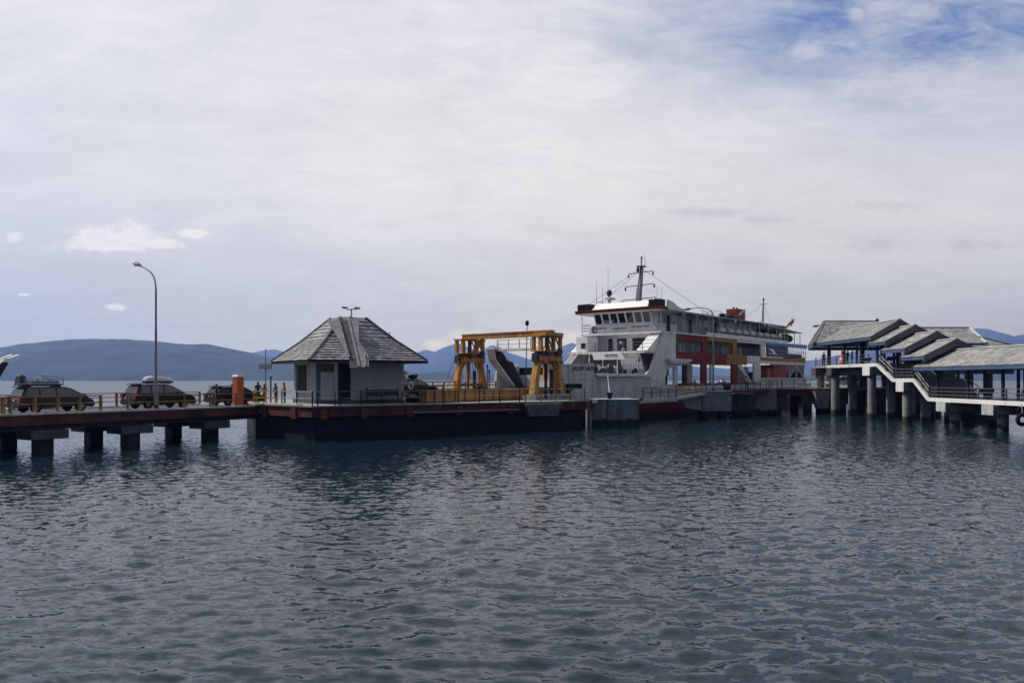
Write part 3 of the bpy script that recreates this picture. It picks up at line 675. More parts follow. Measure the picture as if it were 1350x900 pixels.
def tower(yc, zb, sgn):
    b = MB(); b.box(-2.7, 2.7, yc - .8, yc + .8, 2.50, zb); b.build('plinth', concrete if sgn < 0 else gantry_d, gan, False, bevel=.04)
    for s in (-1, 1):
        b = MB(); p0 = Vector((s * 2.05, yc, zb)); p1 = Vector((s * 1.45, yc, 6.1))
        b.hexa([p0 + Vector(v) for v in ((-.32, -.32, 0), (.32, -.32, 0), (.32, .32, 0), (-.32, .32, 0))], [p1 + Vector(v) for v in ((-.24, -.3, 0), (.24, -.3, 0), (.24, .3, 0), (-.24, .3, 0))]); b.build('leg', gantry_y, gan, False, bevel=.02)
        b = MB(); b.box(s * 2.05 - .5, s * 2.05 + .5, yc - .46, yc + .46, zb, zb + .10)
        for q in (-.4, .4):
            for r_ in (-.36, .36): b.tube((s * 2.05 + q, yc + r_, zb + .1), (s * 2.05 + q, yc + r_, zb + .17), .04, n=6)
        b.build('foot_plate', gantry_y, gan, False)
        b = MB(); b.side([(s * 1.95 - s * .3, zb + .8), (s * 1.95 - s * .3 - s * .5, zb + .1), (s * 1.95 - s * .3, zb + .1)], yc - .05, yc + .05); b.build('gusset', gantry_y, gan, False)
        b = MB(); b.side([(s * 1.25, 6.1), (s * .75, 6.1), (s * 1.32, 5.3)], yc - .2, yc + .2); b.build('knee_plate', gantry_y, gan, False)
    for y in (yc - .42, yc + .42):
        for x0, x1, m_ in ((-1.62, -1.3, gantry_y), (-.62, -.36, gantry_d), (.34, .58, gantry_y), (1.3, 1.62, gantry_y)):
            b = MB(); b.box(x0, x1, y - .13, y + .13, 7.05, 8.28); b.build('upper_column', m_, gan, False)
        b = MB(); b.bar((-1.3, y + .16, 6.3), (.0, y + .16, 8.1), .18, .06); b.build('brace', gantry_y, gan, False)
        b = MB(); b.bar((1.25, y - .16, 7.1), (.6, y - .16, 8.2), .14, .06); b.build('brace', gantry_y, gan, False)
    b = MB(); b.box(-1.66, 1.66, yc - .58, yc + .58, 6.1, 6.55); b.box(-1.72, 1.72, yc - .62, yc + .62, 6.95, 7.05)
    b.build('cross_girder', gantry_y, gan, False, bevel=.02)
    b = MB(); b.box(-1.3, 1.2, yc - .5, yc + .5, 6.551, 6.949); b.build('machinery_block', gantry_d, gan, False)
    b = MB(); b.lathe((1.05, yc - .68, 6.95), [(.05, -.08), (.36, -.07), (.30, 0), (.36, .07), (.05, .08)], 'y', 18); b.lathe((-.55, yc - .68, 6.7), [(.05, -.06), (.26, -.05), (.26, .05), (.05, .06)], 'y', 16); b.build('sheave', steel_dark, gan, False)
    b = MB(); b.box(-1.72, 1.72, yc - .60, yc + .60, 8.28, 8.42); b.build('top_plate', gantry_y, gan, False)
    b = MB(); b.tube((-.25, yc, 4.4), (-.25, yc, 6.1), .24, n=12); b.build('hydraulic_cylinder', gantry_y, gan, False)
    b = MB(); b.tube((-.25, yc, zb), (-.25, yc, 4.4), .11, n=10); b.build('piston_rod', steel_dark, gan, False)
    b = MB(); b.tube((.75, yc + .1, zb), (.75, yc + .1, 5.3), .17, n=10); b.build('guide_post', steel_dark, gan, False)
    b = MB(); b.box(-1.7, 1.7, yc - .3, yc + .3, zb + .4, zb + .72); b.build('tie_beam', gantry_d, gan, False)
    for s in (-1, 1): b = MB(); b.box(s * 1.8 - .1, s * 1.8 + .1, yc - .3, yc + .3, 6.0, 6.8); b.build('counterweight_arm', steel_dark, gan, False)
    b = MB(); b.path([(-.1, yc - .4, 6.1), (.1, yc - .4, 5.2), (.3, yc - .4, 4.6), (.2, yc - .4, zb)], .035, 5); b.path([(.2, yc - .42, 6.1), (.45, yc - .42, 5.0), (.35, yc - .42, zb)], .03, 5); b.build('hose', black_paint, gan, False)
    b = MB()
    for i in range(9): b.bar((1.72 + .3, yc + .16 - .0, zb + .4 + i * .33), (1.72 + .3, yc - .16, zb + .4 + i * .33), .03)
    b.build('ladder_rung', steel_grey, gan, False)
tower(-4.9, 2.95, -1); tower(4.9, 3.3, 1)
b = MB(); b.box(-.55, .35, -5.6, 5.6, 8.42, 8.50); b.box(-.55, .35, -5.6, 5.6, 8.86, 8.94); b.box(-.48, .28, -5.55, 5.55, 8.501, 8.859)
for i in range(12): b.box(-.5, .3, -5.4 + i * .98, -5.34 + i * .98, 8.502, 8.858)
b.build('crossbeam', gantry_y, gan, False)
b = MB(); b.bar((0, 4.45, 7.0), (0, 3.1, 8.45), .30, .24); b.build('knee_brace', gantry_y, gan, False)
b = MB(); b.box(-1.3, 1.4, -5.75, -4.3, 8.424, 8.72); b.build('beam_head', gantry_y, gan, False)
for x, y, zt in ((-2.2, 5.3, 6.4), (-2.4, 4.5, 6.2)):
    b = MB(); b.tube((x - 1.6, y, 3.0), (x + .4, y, zt), .04, n=6); b.build('stay_cable', steel_dark, gan, False)
ml = thing('signal_mast', 'thin mast with a small lamp head rising beside the gantry crossbeam', 'mast', PX(693, 511, 73), 0)
b = MB(); b.tube(PX(692.5, 522, 73), PX(695, 429, 73), .05, .035); b.build('pole', steel_dark, ml)
b = MB(); c = Vector(PX(695, 428, 73)); b.lathe(c - Vector((0, 0, .1)), [(.05, 0), (.16, .05), (.18, .4), (.1, .5)]); b.build('lamp_head', black_paint, ml)
sg = thing('warning_sign', 'red board with pale lettering on a dark post inside the near gantry tower', 'sign', PX(719.5, 524, 67.4), 0)
b = MB(); b.tube(PX(719.5, 525, 67.6), PX(719.5, 474, 67.6), .12); b.build('post', black_paint, sg)
c = Vector(PX(720.5, 474, 67.4)); b = MB(); b.box(c.x - .33, c.x + .33, c.y - .03, c.y + .03, c.z - .36, c.z + .36); b.build('board', sign_red, sg)
b = MB()
for dz_, ws_ in ((.17, (.07, .05, .08, .06)), (-.02, (.05, .09, .06, .05, .07)), (-.21, (.08, .05, .07))):    # three pale lines, too small to read
    x0 = -sum(ws_) / 2 - .02 * len(ws_)
    for w_ in ws_: b.box(c.x + x0, c.x + x0 + w_, c.y - .036, c.y - .0301, c.z + dz_ - .04, c.z + dz_ + .04); x0 += w_ + .035
b.build('pale_lines', white_p, sg)
# a row of slim white marker posts by the bridge
for px_, y0, y1, l in ((642.5, 514, 480, 'thin grey standpipe beside the far gantry tower'), (645, 520, 487, 'thin grey standpipe nearest the seated pair')):
    q = thing('standpipe', l, 'pipe', PX(px_, y0, 72)); b = MB(); b.tube(PX(px_, 527, 72), PX(px_, y1, 72), .06); b.build('pipe', steel_grey, q)
    b = MB(); b.tube(PX(px_, y1 + 4, 72), PX(px_, y1 + 1, 72), .09); b.build('collar', steel_dark, q)

# ------------------------------------------------------------------ dolphins and catwalks along the ship
def dolphin(label, x0, x1, y0, y1, z0, z1, m, piles=()):
    d = thing('mooring_dolphin', label, 'dolphin', ((x0 + x1) / 2, (y0 + y1) / 2, z0))
    b = MB(); b.box(x0, x1, y0, y1, z0, z1); b.build('block', m, d, bevel=.06)
    b = MB(); b.box(x0 - .08, x1 + .08, y0 - .08, y1 + .08, z1, z1 + .12); b.build('cap_slab', conc_pale, d)
    for x, y in piles:
        b = MB(); b.tube((x, y, -1.2), (x, y, z0), .42, n=14); b.build('pile', conc_dark, d)
    return d
d1 = dolphin('large square concrete dolphin standing in the water under the ferry bow', 7.5, 12.05, 72.0, 75.2, -1.2, 2.42, concrete)
b = MB(); b.box(9.0, 9.12, 71.93, 71.995, -.5, 2.4); b.box(12.0, 12.1, 71.92, 71.99, -.5, 2.3); b.build('panel_joint', conc_dark, d1)
b = MB(); b.lathe((9.4, 73, 2.54), [(.2, 0), (.2, .35), (.34, .42), (.34, .55), (.1, .62)], n=16); b.build('bollard', black_paint, d1)
b = MB(); b.tube((7.1, 71.9, -.9), (7.1, 71.9, 2.4), .09, n=8); b.build('white_guide_pipe', white_p, d1)
d2 = dolphin('concrete dolphin with the curved street lamp standing on it', 21.5, 24.9, 86, 88.6, .8, 3.0, concrete, [(22.1, 86.7), (24.2, 86.7), (22.1, 88), (24.2, 88)])
b = MB(); b.hexa([(19.8, 86.2, 1.2), (21.49, 86.2, .9), (21.49, 88.2, .9), (19.8, 88.2, 1.2)], [(18.9, 85.6, 2.45), (21.49, 86.0, 2.75), (21.49, 88.4, 2.75), (18.9, 88.3, 2.45)]); b.build('side_corbel', conc_pale, d2)
d3 = dolphin('pale concrete dolphin half hidden in shadow beyond the lamp', 30.4, 33.0, 94.5, 97.2, .3, 3.2, concrete, [(31, 95.2), (32.5, 95.2)])
dolphin('dark concrete dolphin between the lamp and the quay', 26.6, 29.0, 91.0, 93.0, .2, 2.6, conc_dark, [(27.2, 91.6), (28.4, 91.6)])
def catwalk(label, rlabel, p, q, wd, rail=True, sag=0., col=steel_dark, rm=ochre):
    t = thing('catwalk', label, 'catwalk', tuple(p)); p, q = Vector(p), Vector(q); d = (q - p).normalized(); s = Vector((d.y, -d.x, 0)) * wd / 2
    b = MB(); b.hexa([p - s - Vector((0, 0, .1)), p + s - Vector((0, 0, .1)), q + s - Vector((0, 0, .1)), q - s - Vector((0, 0, .1))], [p - s, p + s, q + s, q - s]); b.build('grating', col, t)
    for k in (-1, 1):
        b = MB(); b.bar(p + s * k * 1.05 - Vector((0, 0, .14)), q + s * k * 1.05 - Vector((0, 0, .14)), .1, .3); b.build('stringer', red_fascia if col is not steel_dark else conc_pale if k > 0 else steel_dark, t)
    if rail: railing('railing', rlabel, [p + s * .95, q + s * .95], 1.0, 1.9, rm, rm, (1., .55), .045, .03)
    return t
catwalk('narrow steel catwalk from the bow dolphin towards the lamp dolphin', 'dark railing on the catwalk beside the red ferry hull', (12.1, 73.4, 2.56), (16.6, 79.3, 2.52), 1.3, True, rm=steel_dark)
catwalk('rusty steel catwalk ending at the lamp dolphin', 'rusty railing on the catwalk nearest the lamp dolphin', (16.6, 79.3, 2.56), (21.6, 86.6, 2.98), 1.3, True)
catwalk('short steel catwalk from the platform to the bow dolphin', 'x', (6.7, 69.0, 2.50), (7.6, 72.6, 2.52), 1.2, False)
catwalk('red brown steel catwalk beyond the lamp dolphin', 'pale yellow railing on the red brown catwalk', (24.9, 87.2, 3.1), (33.4, 97.6, 3.2), 1.6, True, col=red_fascia)
quay = thing('quay', 'concrete quay with red edge beam behind the passenger gangway columns', 'quay', (45, 105, 0))
QP = [(33, 97.6), (60, 97.6), (60, 119), (46.5, 115.5), (36, 104)]
b = MB(); b.prism(QP, 3.08, 3.30); b.build('deck', deckm, quay)
b = MB(); b.prism(inset(QP, .12), 2.3, 3.08); b.build('edge_beam', red_fascia, quay)
for i, x in enumerate((34.5, 38.5, 43, 48, 53, 58)):
    b = MB(); b.box(x - 1.1, x + 1.1, 98.0, 100.6, 1.2, 2.3); b.build('pile_cap', conc_dark, quay)
    for y in (98.8, 103.5): b = MB(); b.tube((x, y, -1.2), (x, y, 2.299), .55, n=14); b.build('pile', conc_dark, quay)
b = MB(); b.hexa([(39.2, 97.2, .7), (40.6, 97.2, .7), (40.6, 98.2, .7), (39.2, 98.2, .7)], [(38.6, 96.6, 2.9), (40.6, 96.9, 2.9), (40.6, 98.2, 2.9), (38.6, 98.2, 2.9)]); b.build('fender_block', concrete, quay)
railing('railing', 'pale yellow railing along the front edge of the quay', [(33.2, 97.8, 3.3), (41, 97.8, 3.3)], 1.0, 1.7, ochre, conc_pale, (1., .55), .06, .035)

# ------------------------------------------------------------------ passenger gangway with stepped roofs
gw = thing('covered_gangway', 'stepped passenger gangway with pale shingled roofs on round concrete columns', 'gangway', (42.6, 75, 0))
XL, XR = 40.2, 45.2
def gslab(name, prof, x0, x1, m): b = MB(); n = len(prof); b.add([(x0, y, z) for y, z in prof] + [(x1, y, z) for y, z in prof], [tuple(range(n)), tuple(range(2 * n - 1, n - 1, -1))] + [(i, n + i, n + (i + 1) % n, (i + 1) % n) for i in range(n)]); return b.build(name, m, gw)
gslab('lower_deck', [(30, 2.36), (73.4, 2.36), (73.4, 2.62), (30, 2.62)], XL + .16, XR, deckm)
gslab('landing', [(76.1, 4.2), (80.2, 4.2), (80.2, 4.48), (76.1, 4.48)], XL + .16, XR, deckm)
gslab('upper_deck', [(83.75, 5.9), (101, 5.9), (101, 6.16), (83.75, 6.16)], XL + .16, XR, deckm)
def flight(y0, z0, y1, z1):
    n = 10; pr = [(y0, z0 - .3)]
    for i in range(n):
        a = y0 + (y1 - y0) * i / n; z = z0 + (z1 - z0) * (i + 1) / n; pr += [(a, z), (y0 + (y1 - y0) * (i + 1) / n, z)]
    pr += [(y1, z1 - .45)]; return gslab('stair_flight', pr, XL + .3, XR - .1, deckm)
flight(73.4, 2.62, 76.1, 4.48); flight(80.2, 4.48, 83.75, 6.16)
for x0, x1 in ((XL, XL + .155), (XR + .005, XR + .16)):
    gslab('white_edge_beam', [(30, 2.3), (73.42, 2.3), (76.12, 4.14), (80.22, 4.14), (83.77, 5.84), (97, 5.84), (97, 6.20), (83.7, 6.20), (80.15, 4.51), (76.05, 4.51), (73.35, 2.66), (30, 2.66)], x0, x1, conc_white)
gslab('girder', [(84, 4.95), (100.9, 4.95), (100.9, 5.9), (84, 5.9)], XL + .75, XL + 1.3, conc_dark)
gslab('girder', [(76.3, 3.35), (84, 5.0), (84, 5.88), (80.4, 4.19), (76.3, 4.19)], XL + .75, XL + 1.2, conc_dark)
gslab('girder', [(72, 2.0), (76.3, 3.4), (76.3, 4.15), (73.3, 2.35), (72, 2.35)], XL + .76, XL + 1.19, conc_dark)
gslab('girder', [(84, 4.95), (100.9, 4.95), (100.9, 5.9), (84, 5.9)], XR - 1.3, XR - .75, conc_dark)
def cap(y0, y1, z0, z1, xs_, r, m=concrete, me_=None):
    b = MB(); b.box(XL - .42, XR + .6, y0, y1, z0, z1); b.build('cap_beam', m, gw, bevel=.02)
    if me_: b = MB(); b.box(XL - .48, XL - .421, y0 - .02, y1 + .02, z0 - .02, z1 + .02); b.build('sunlit_beam_end', me_, gw)  # paler end plate: sun on this side is put into its colour
    for x in xs_:
        b = MB(); b.tube((x, (y0 + y1) / 2, -1.2), (x, (y0 + y1) / 2, z0), r, n=20); b.build('column', concrete, gw, smooth=False)
cap(84.3, 86.0, 4.86, 5.83, (40.4, 42.5, 44.8), .45, concrete, conc_white)
cap(77.0, 78.5, 3.18, 4.13, (40.5, 42.4, 44.8), .45, concrete, conc_white)
cap(94.5, 96.0, 4.9, 5.88, (40.6, 42.8, 45), .5, conc_dark); cap(99.4, 100.8, 4.9, 5.88, (40.6, 44.8), .5, conc_dark)
for yc in (35.4, 42.4, 49.4, 56.4, 63.4, 70.3): cap(yc - .75, yc + .75, 1.46, 2.29, (41.05, 44.6), .42, concrete, conc_pale)
XE0, XE1, XRG = 39.4, 45.8, 42.6
def roof_seg(y0, y1, ze, zr, n=14, fas=.45, mt=roof_ter):
    r_ = MB()
    r_.courses((XE0, y0, ze), (XE0, y1, ze), (XRG, y0, zr), (XRG, y1, zr), n, .04, .30, .05)
    r_.courses((XE1, y0, ze), (XE1, y1, ze), (XRG, y0, zr), (XRG, y1, zr), n, .035, .8, .05)
    rr = r_.build('roof', mt, gw)
    for x, s in ((XE0, -1), (XE1, 1)):
        b = MB(); b.box(min(x + .02, x - s * .10), max(x + .02, x - s * .10), y0 + .05, y1 - .05, ze - fas, ze - .075); b.build('fascia', blue_fascia, rr)
    b = MB(); b.bar((XRG, y0, zr + .06), (XRG, y1, zr + .06), .34, .1); b.build('ridge_cap', ridge_p, rr)
    for y in (y0, y1):
        b = MB()
        s = -1 if y == y0 else 1
        b.hexa([(XE0 - .05, y + s * .01, ze - .62), (XRG, y + s * .01, zr - .62), (XRG, y + s * .08, zr - .62), (XE0 - .05, y + s * .08, ze - .62)], [(XE0 - .05, y + s * .01, ze + .03), (XRG, y + s * .01, zr + .07), (XRG, y + s * .08, zr + .07), (XE0 - .05, y + s * .08, ze + .03)])
        b.hexa([(XRG, y + s * .01, zr - .62), (XE1 + .05, y + s * .01, ze - .62), (XE1 + .05, y + s * .08, ze - .62), (XRG, y + s * .08, zr - .62)], [(XRG, y + s * .01, zr + .07), (XE1 + .05, y + s * .01, ze + .03), (XE1 + .05, y + s * .08, ze + .03), (XRG, y + s * .08, zr + .07)])
        b.build('verge_board', verge_grey, rr)
        b = MB(); b.add([(XE0 + .5, y - s * .35, ze + .1), (XE1 - .5, y - s * .35, ze + .1), (XRG, y - s * .35, zr - .2)], [(0, 1, 2)]); b.build('gable_board', blue_fascia, rr)
    return rr
roof_seg(83.3, 98.0, 9.10, 10.98, 14, .38, roof_hall); roof_seg(80.1, 83.9, 8.42, 10.12, 13, .36); roof_seg(76.1, 81.0, 7.52, 9.18, 13, .36); roof_seg(72.6, 76.9, 6.65, 8.25, 13, .36); roof_seg(29.5, 74.6, 5.60, 7.22, 14, .36)
# the posts that carry the roofs
for y, zd, zt in [(y, 2.62, 5.35) for y in (32.4, 36.8, 41.2, 45.8, 50.2, 54.6, 59.9, 62.6, 67.4, 72.2)] + [(76.5, 4.48, 7.3), (79.8, 4.48, 8.1), (84.2, 6.16, 8.8), (88.0, 6.16, 8.8), (92.4, 6.16, 8.8), (97.2, 6.16, 8.8)]:
    for x in (XL + .32, XR - .2):
        b = MB(); b.box(x - .1, x + .1, y - .1, y + .1, zd, zt + .25); b.build('post', blue_navy, gw)
    b = MB(); b.box(XL + .2, XR - .1, y - .08, y + .08, zt + .25, zt + .5); b.build('tie_beam', blue_navy, gw)
for y0, y1, z in ((48, 73, 2.62), (84.5, 97.5, 6.16)):      # benches under the roof
    for i in range(int((y1 - y0) / 6)):
        t = thing('bench', ['dark slatted bench under the low gangway roof, number %d from the stairs', 'dark slatted bench under the upper hall roof, number %d from the stairs'][z > 4] % (i + 1), 'bench', (43.6, y0 + 3 + i * 6, z))
        yb = y0 + 3 + i * 6 if z > 4 else y1 - 3 - i * 6
        t.location.y = yb
        t['label'] = ('dark slatted bench under the low gangway roof, %s from the stairs' if z < 4 else 'dark slatted bench under the upper hall roof, %s from the stairs') % ['first', 'second', 'third', 'fourth', 'fifth'][i]
        b = MB(); b.box(43.2, 43.65, yb - 1.1, yb + 1.1, z + .42, z + .48); b.build('seat', steel_dark, t)
        b = MB(); b.hexa([(43.66, yb - 1.1, z + .5), (43.72, yb - 1.1, z + .5), (43.72, yb + 1.1, z + .5), (43.66, yb + 1.1, z + .5)], [(43.80, yb - 1.1, z + .9), (43.86, yb - 1.1, z + .9), (43.86, yb + 1.1, z + .9), (43.80, yb + 1.1, z + .9)]); b.build('backrest', steel_dark, t)
        for s in (-.9, .9): b = MB(); b.bar((43.3, yb + s, z), (43.3, yb + s, z + .42), .06); b.bar((43.6, yb + s, z), (43.62, yb + s, z + .46), .06); b.build('leg', steel_dark, t)
x_ = XL + .22
railing('railing', 'dark railing with pale handrail along the low gangway edge', [(x_, 30.4, 2.62), (x_, 73.3, 2.62)], 1.0, 2.3, steel_dark, steel_grey, (1., .66, .33), .045, .028)
railing('railing', 'steep dark stair railing on the lower flight of the gangway', [(x_, 73.5, 2.66), (x_, 76.05, 4.5)], 1.0, 1.3, steel_dark, conc_pale, (1., .6), .045, .03)
railing('railing', 'dark railing on the landing between both gangway flights', [(x_, 76.2, 4.48), (x_, 80.1, 4.48)], 1.0, 1.9, steel_dark, steel_grey, (1., .66, .33), .045, .03)
railing('railing', 'steep dark stair railing on the upper flight of the gangway', [(x_, 80.3, 4.5), (x_, 83.6, 6.15)], 1.0, 1.6, steel_dark, conc_pale, (1., .6), .045, .03)
railing('railing', 'dark railing with pale handrail in front of the upper hall', [(x_, 83.8, 6.16), (x_, 100.9, 6.16)], 1.05, 2.2, steel_dark, steel_grey, (1., .66, .33), .045, .03)
# upper hall with hip roof at the far end
hall = thing('waiting_hall', 'open waiting hall with hipped pale shingle roof at the far gangway end', 'hall', (48, 102.5, 0))
r_ = MB(); e = [(39.3, 98.8, 9.2), (58, 98.8, 9.2), (58, 111, 9.2), (43.4, 111, 9.2)]; t0, t1 = (43.2, 104.9, 12.45), (50.5, 104.9, 12.45)
r_.courses(e[0], e[1], t0, t1, 18, .04, .35); r_.courses(e[2], e[3], t1, t0, 12, .035, 1.); r_.courses(e[3], e[0], t0, t0, 12, .035, .5); r_.courses(e[1], e[2], t1, t1, 12, .035, .8)
hr = r_.build('roof', roof_hall, hall)
b = MB(); b.bar(e[0], t0, .3, .12); b.bar(e[3], t0, .3, .12); b.bar(e[1], t1, .3, .12); b.bar(e[2], t1, .3, .12); b.bar(t0, t1, .3, .14); b.build('ridge_cap', verge_grey, hr)
b = MB(); b.ball((50.5, 104.9, 12.6), .22); b.build('finial', black_paint, hr)
b = MB()
for i in range(4): p, q = Vector(e[i]), Vector(e[(i + 1) % 4]); b.plate([p - Vector((0, 0, .07)), q - Vector((0, 0, .07)), q - Vector((0, 0, .55)), p - Vector((0, 0, .55))], .08)
b.build('fascia', blue_fascia, hall)
b = MB(); b.box(45.5, 58, 98.6, 110.5, 5.9, 6.16); b.build('deck', deckm, hall)
for x in (46, 50, 54, 57.6):
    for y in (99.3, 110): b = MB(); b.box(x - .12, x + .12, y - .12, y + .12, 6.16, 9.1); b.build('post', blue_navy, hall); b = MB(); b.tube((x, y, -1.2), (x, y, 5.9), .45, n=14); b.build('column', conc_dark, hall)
# second hall, partly behind the stepped roofs
h2 = thing('terminal_hall', 'second hall with saddle roof and lower hip behind the stepped gangway roofs', 'hall', (51, 88, 0))
r_ = MB(); r_.courses((46.2, 84.8, 8.45), (53.0, 84.8, 8.45), (46.2, 90, 10.5), (54.3, 90, 10.5), 10, .035, .5); r_.courses((53.0, 95.2, 8.45), (46.2, 95.2, 8.45), (54.3, 90, 10.5), (46.2, 90, 10.5), 10, .035, 1.)
hr = r_.build('roof', roof_hall, h2)
b = MB(); b.bar((46.2, 90, 10.56), (54.3, 90, 10.56), .3, .12); b.bar((53.0, 84.8, 8.52), (54.3, 90, 10.56), .26, .14); b.bar((53.0, 95.2, 8.52), (54.3, 90, 10.56), .26, .14); b.build('ridge_cap', ridge_p, hr)
b = MB(); b.add([(53.0, 85.2, 8.4), (53.0, 94.8, 8.4), (54.0, 90, 10.3)], [(0, 1, 2)]); b.build('gable_board', steel_dark, hr)
r_ = MB(); r_.courses((56.2, 84.4, 8.05), (56.2, 95.6, 8.05), (53.2, 86.5, 9.2), (53.2, 93.5, 9.2), 6, .035, .6); r_.courses((50, 84.4, 8.05), (56.2, 84.4, 8.05), (50, 86.0, 8.5), (53.2, 86.5, 9.2), 4, .035, .6); r_.build('lower_roof', roof_hall, h2)
b = MB(); b.bar((56.2, 84.4, 8.1), (53.2, 86.5, 9.26), .22, .1); b.build('hip_cap', steel_dark, h2)
b = MB(); b.box(46.4, 56, 84.6, 84.75, 7.75, 8.0); b.box(55.95, 56.1, 84.76, 95, 7.75, 8.0); b.build('fascia', blue_fascia, h2)
b = MB(); b.box(46.5, 56, 85, 95, 5.8, 6.1); b.build('deck', conc_dark, h2)
b = MB(); b.box(46.5, 56, 84.6, 84.95, 5.0, 6.1); b.build('edge_beam', conc_dark, h2)
for x in (47.5, 51.8, 54.0): b = MB(); b.tube((x, 86, -1.2), (x, 86, 5.0), .45, n=16); b.build('column', conc_dark, h2); b = MB(); b.box(x - .12, x + .12, 85.5, 85.74, 6.1, 7.9); b.build('post', blue_navy, h2)
b = MB(); b.box(46.6, 55.9, 90, 90.2, 6.1, 8.3); b.build('back_wall', blue_navy, h2)
b = MB(); b.hexa([(46.6, 82.0, 4.6), (50.2, 82.0, 2.2), (50.2, 84.4, 2.2), (46.6, 84.4, 4.6)], [(46.6, 82.0, 5.9), (50.4, 82.0, 2.6), (50.4, 84.4, 2.6), (46.6, 84.4, 5.9)]); b.build('ramp', conc_dark, h2)
b = MB(); b.bar((46.6, 81.9, 6.9), (50.9, 81.9, 3.1), .07); b.build('ramp_handrail', conc_pale, h2)
b = MB(); b.box(50.0, 52.4, 81.9, 84.5, -1.2, 2.2); b.build('ramp_base', conc_dark, h2)
# tyres hanging at the right edge
def tyre(label, c, r_, m=black):
    t = thing('fender_tyre', label, 'tyre', c); b = MB(); b.torus(c, r_ * .72, r_ * .3, 'y', 24, 10); b.build('tyre', m, t, smooth=True)
    b = MB(); b.tube(Vector(c) + Vector((0, 0, r_)), (c[0], c[1] + .1, 2.45), .035); b.build('rope', rope_w, t); return t
tyre('black rubber tyre fender hanging on ropes just above the water', (PX(1348, 553, 59)[0], 59, PX(1348, 553, 59)[2]), .52)
tyre('smaller black tyre fender tucked under the gangway deck edge', (PX(1345.5, 541, 60)[0], 60, PX(1345.5, 541, 60)[2]), .30)
# ------------------------------------------------------------------ the ferry.  local x runs aft from the bridge front, y from the near side across, z up
SR = R(50)
ship = thing('car_ferry', 'white car ferry with red, orange and blue side panels beyond the amber gantry', 'ferry', (17.6, 88, 0), SR)
BM = 11.0
def sp(name, b, m, par=None, bevel=0, smooth=False):
    """b is in ship coordinates; ship is the only parent with a transform, its parts sit at its origin"""
    return b.build(name, m, par or ship, False, bevel, smooth)
def U(px):
    k = (px - 675) / 1000; return (88 * k - 17.6) / (.6428 - .766 * k)
def ZN(px, y):
    u = U(px); return CAMZ - (y - 500) / 1000 * (88 + .766 * u)
# hull: lofted, pinched in at the bow
ST = [(-19.5, 1.9, 3.45), (-17, 1.0, 3.45), (-13.8, .45, 3.45), (-13.79, .45, 4.9), (-8, .12, 4.9), (-3, 0, 4.9), (-2.99, 0, 3.72), (6, 0, 3.72), (25, 0, 3.72), (42, 0, 3.72), (53, .9, 3.72)]
def loft(zs, wid):
    b = MB(); vs = []; n = 2 * len(zs(0)) if False else None
    rows = []
    for u, v, zt in ST:
        lv = zs(zt); rk = lambda z: (max(0, 3.45 - z) * .75 if u == -19.5 else 0)
        rows.append([(u + rk(z), v + wid(z) * (1 if u > -18 else 1.3), z) for z in lv] + [(u + rk(z), BM - v - wid(z), z) for z in reversed(lv)])
    k = len(rows[0])
    for r_ in rows: vs += r_
    fs = [(i * k + j, i * k + (j + 1) % k, (i + 1) * k + (j + 1) % k, (i + 1) * k + j) for i in range(len(rows) - 1) for j in range(k)]
    fs += [tuple(range(k - 1, -1, -1)), tuple(range((len(rows) - 1) * k, len(rows) * k))]
    b.add(vs, fs); return b
sp('hull_bottom', loft(lambda zt: [-1.2, 0, 1.0, 1.75], lambda z: .5 * max(0, 1 - (z + 1.2) / 2.95) ** 1.3 + .01), boot_red)
hull = sp('hull', loft(lambda zt: [1.75, 2.6, zt], lambda z: 0.), ship_grey)
b = MB(); b.box(-2, 44, -.10, -.005, 3.25, 3.55); b.box(-13.6, -3, -.05, .12, 4.72, 4.88); sp('rubbing_strake', b, ship_white)
# bow bulwarks and the two horns that carry the visor gear
b = MB(); b.hexa([(-19.5, 1.9, 3.45), (-13.8, .45, 3.45), (-13.8, .7, 3.45), (-19.5, 2.2, 3.45)], [(-19.2, 1.8, 5.9), (-13.8, .35, 6.0), (-13.8, .6, 6.0), (-19.2, 2.1, 5.9)]); sp('bow_bulwark', b, ship_grey)
b = MB(); b.hexa([(-19.5, BM - 2.2, 3.45), (-13.8, BM - .7, 3.45), (-13.8, BM - .45, 3.45), (-19.5, BM - 1.9, 3.45)], [(-19.2, BM - 2.1, 5.2), (-13.8, BM - .6, 6.0), (-13.8, BM - .35, 6.0), (-19.2, BM - 1.8, 5.2)]); sp('bow_bulwark', b, ship_grey)
def horn(v0, v1):
    P = [(-15.2, 3.46), (-16.9, 3.46), (-20.2, 6.4), (-20.5, 7.55), (-19.4, 7.6), (-18.3, 6.4), (-17.2, 6.2)]
    b = MB(); b.side(P, v0, v1); h_ = sp('visor_arm', b, ship_dkgrey)
    e = P[1:5]; b = MB()
    for i in range(len(e) - 1): 
        (x0, z0), (x1, z1) = e[i], e[i + 1]; b.bar((x0 - .06, (v0 + v1) / 2, z0), (x1 - .06, (v0 + v1) / 2, z1), (v1 - v0) + .5, .16, up=(-1, 0, .6))
    sp('arm_flange', b, ship_white, h_)
horn(BM - 2.6, BM - 2.2); horn(1.95, 2.3)
b = MB(); b.box(-20.0, -19.2, 2.31, BM - 2.61, 7.30, 7.52); cw = sp('bow_gangplank', b, ship_white)
b = MB()
for f in (.45, .9): b.bar((-19.9, 2.3, 7.52 + f), (-19.9, BM - 2.6, 7.52 + f), .05)
for i in range(5): b.bar((-19.9, 2.4 + i * 1.45, 7.5), (-19.9, 2.4 + i * 1.45, 8.45), .06)
sp('bow_gangplank_rail', b, steel_grey, cw)
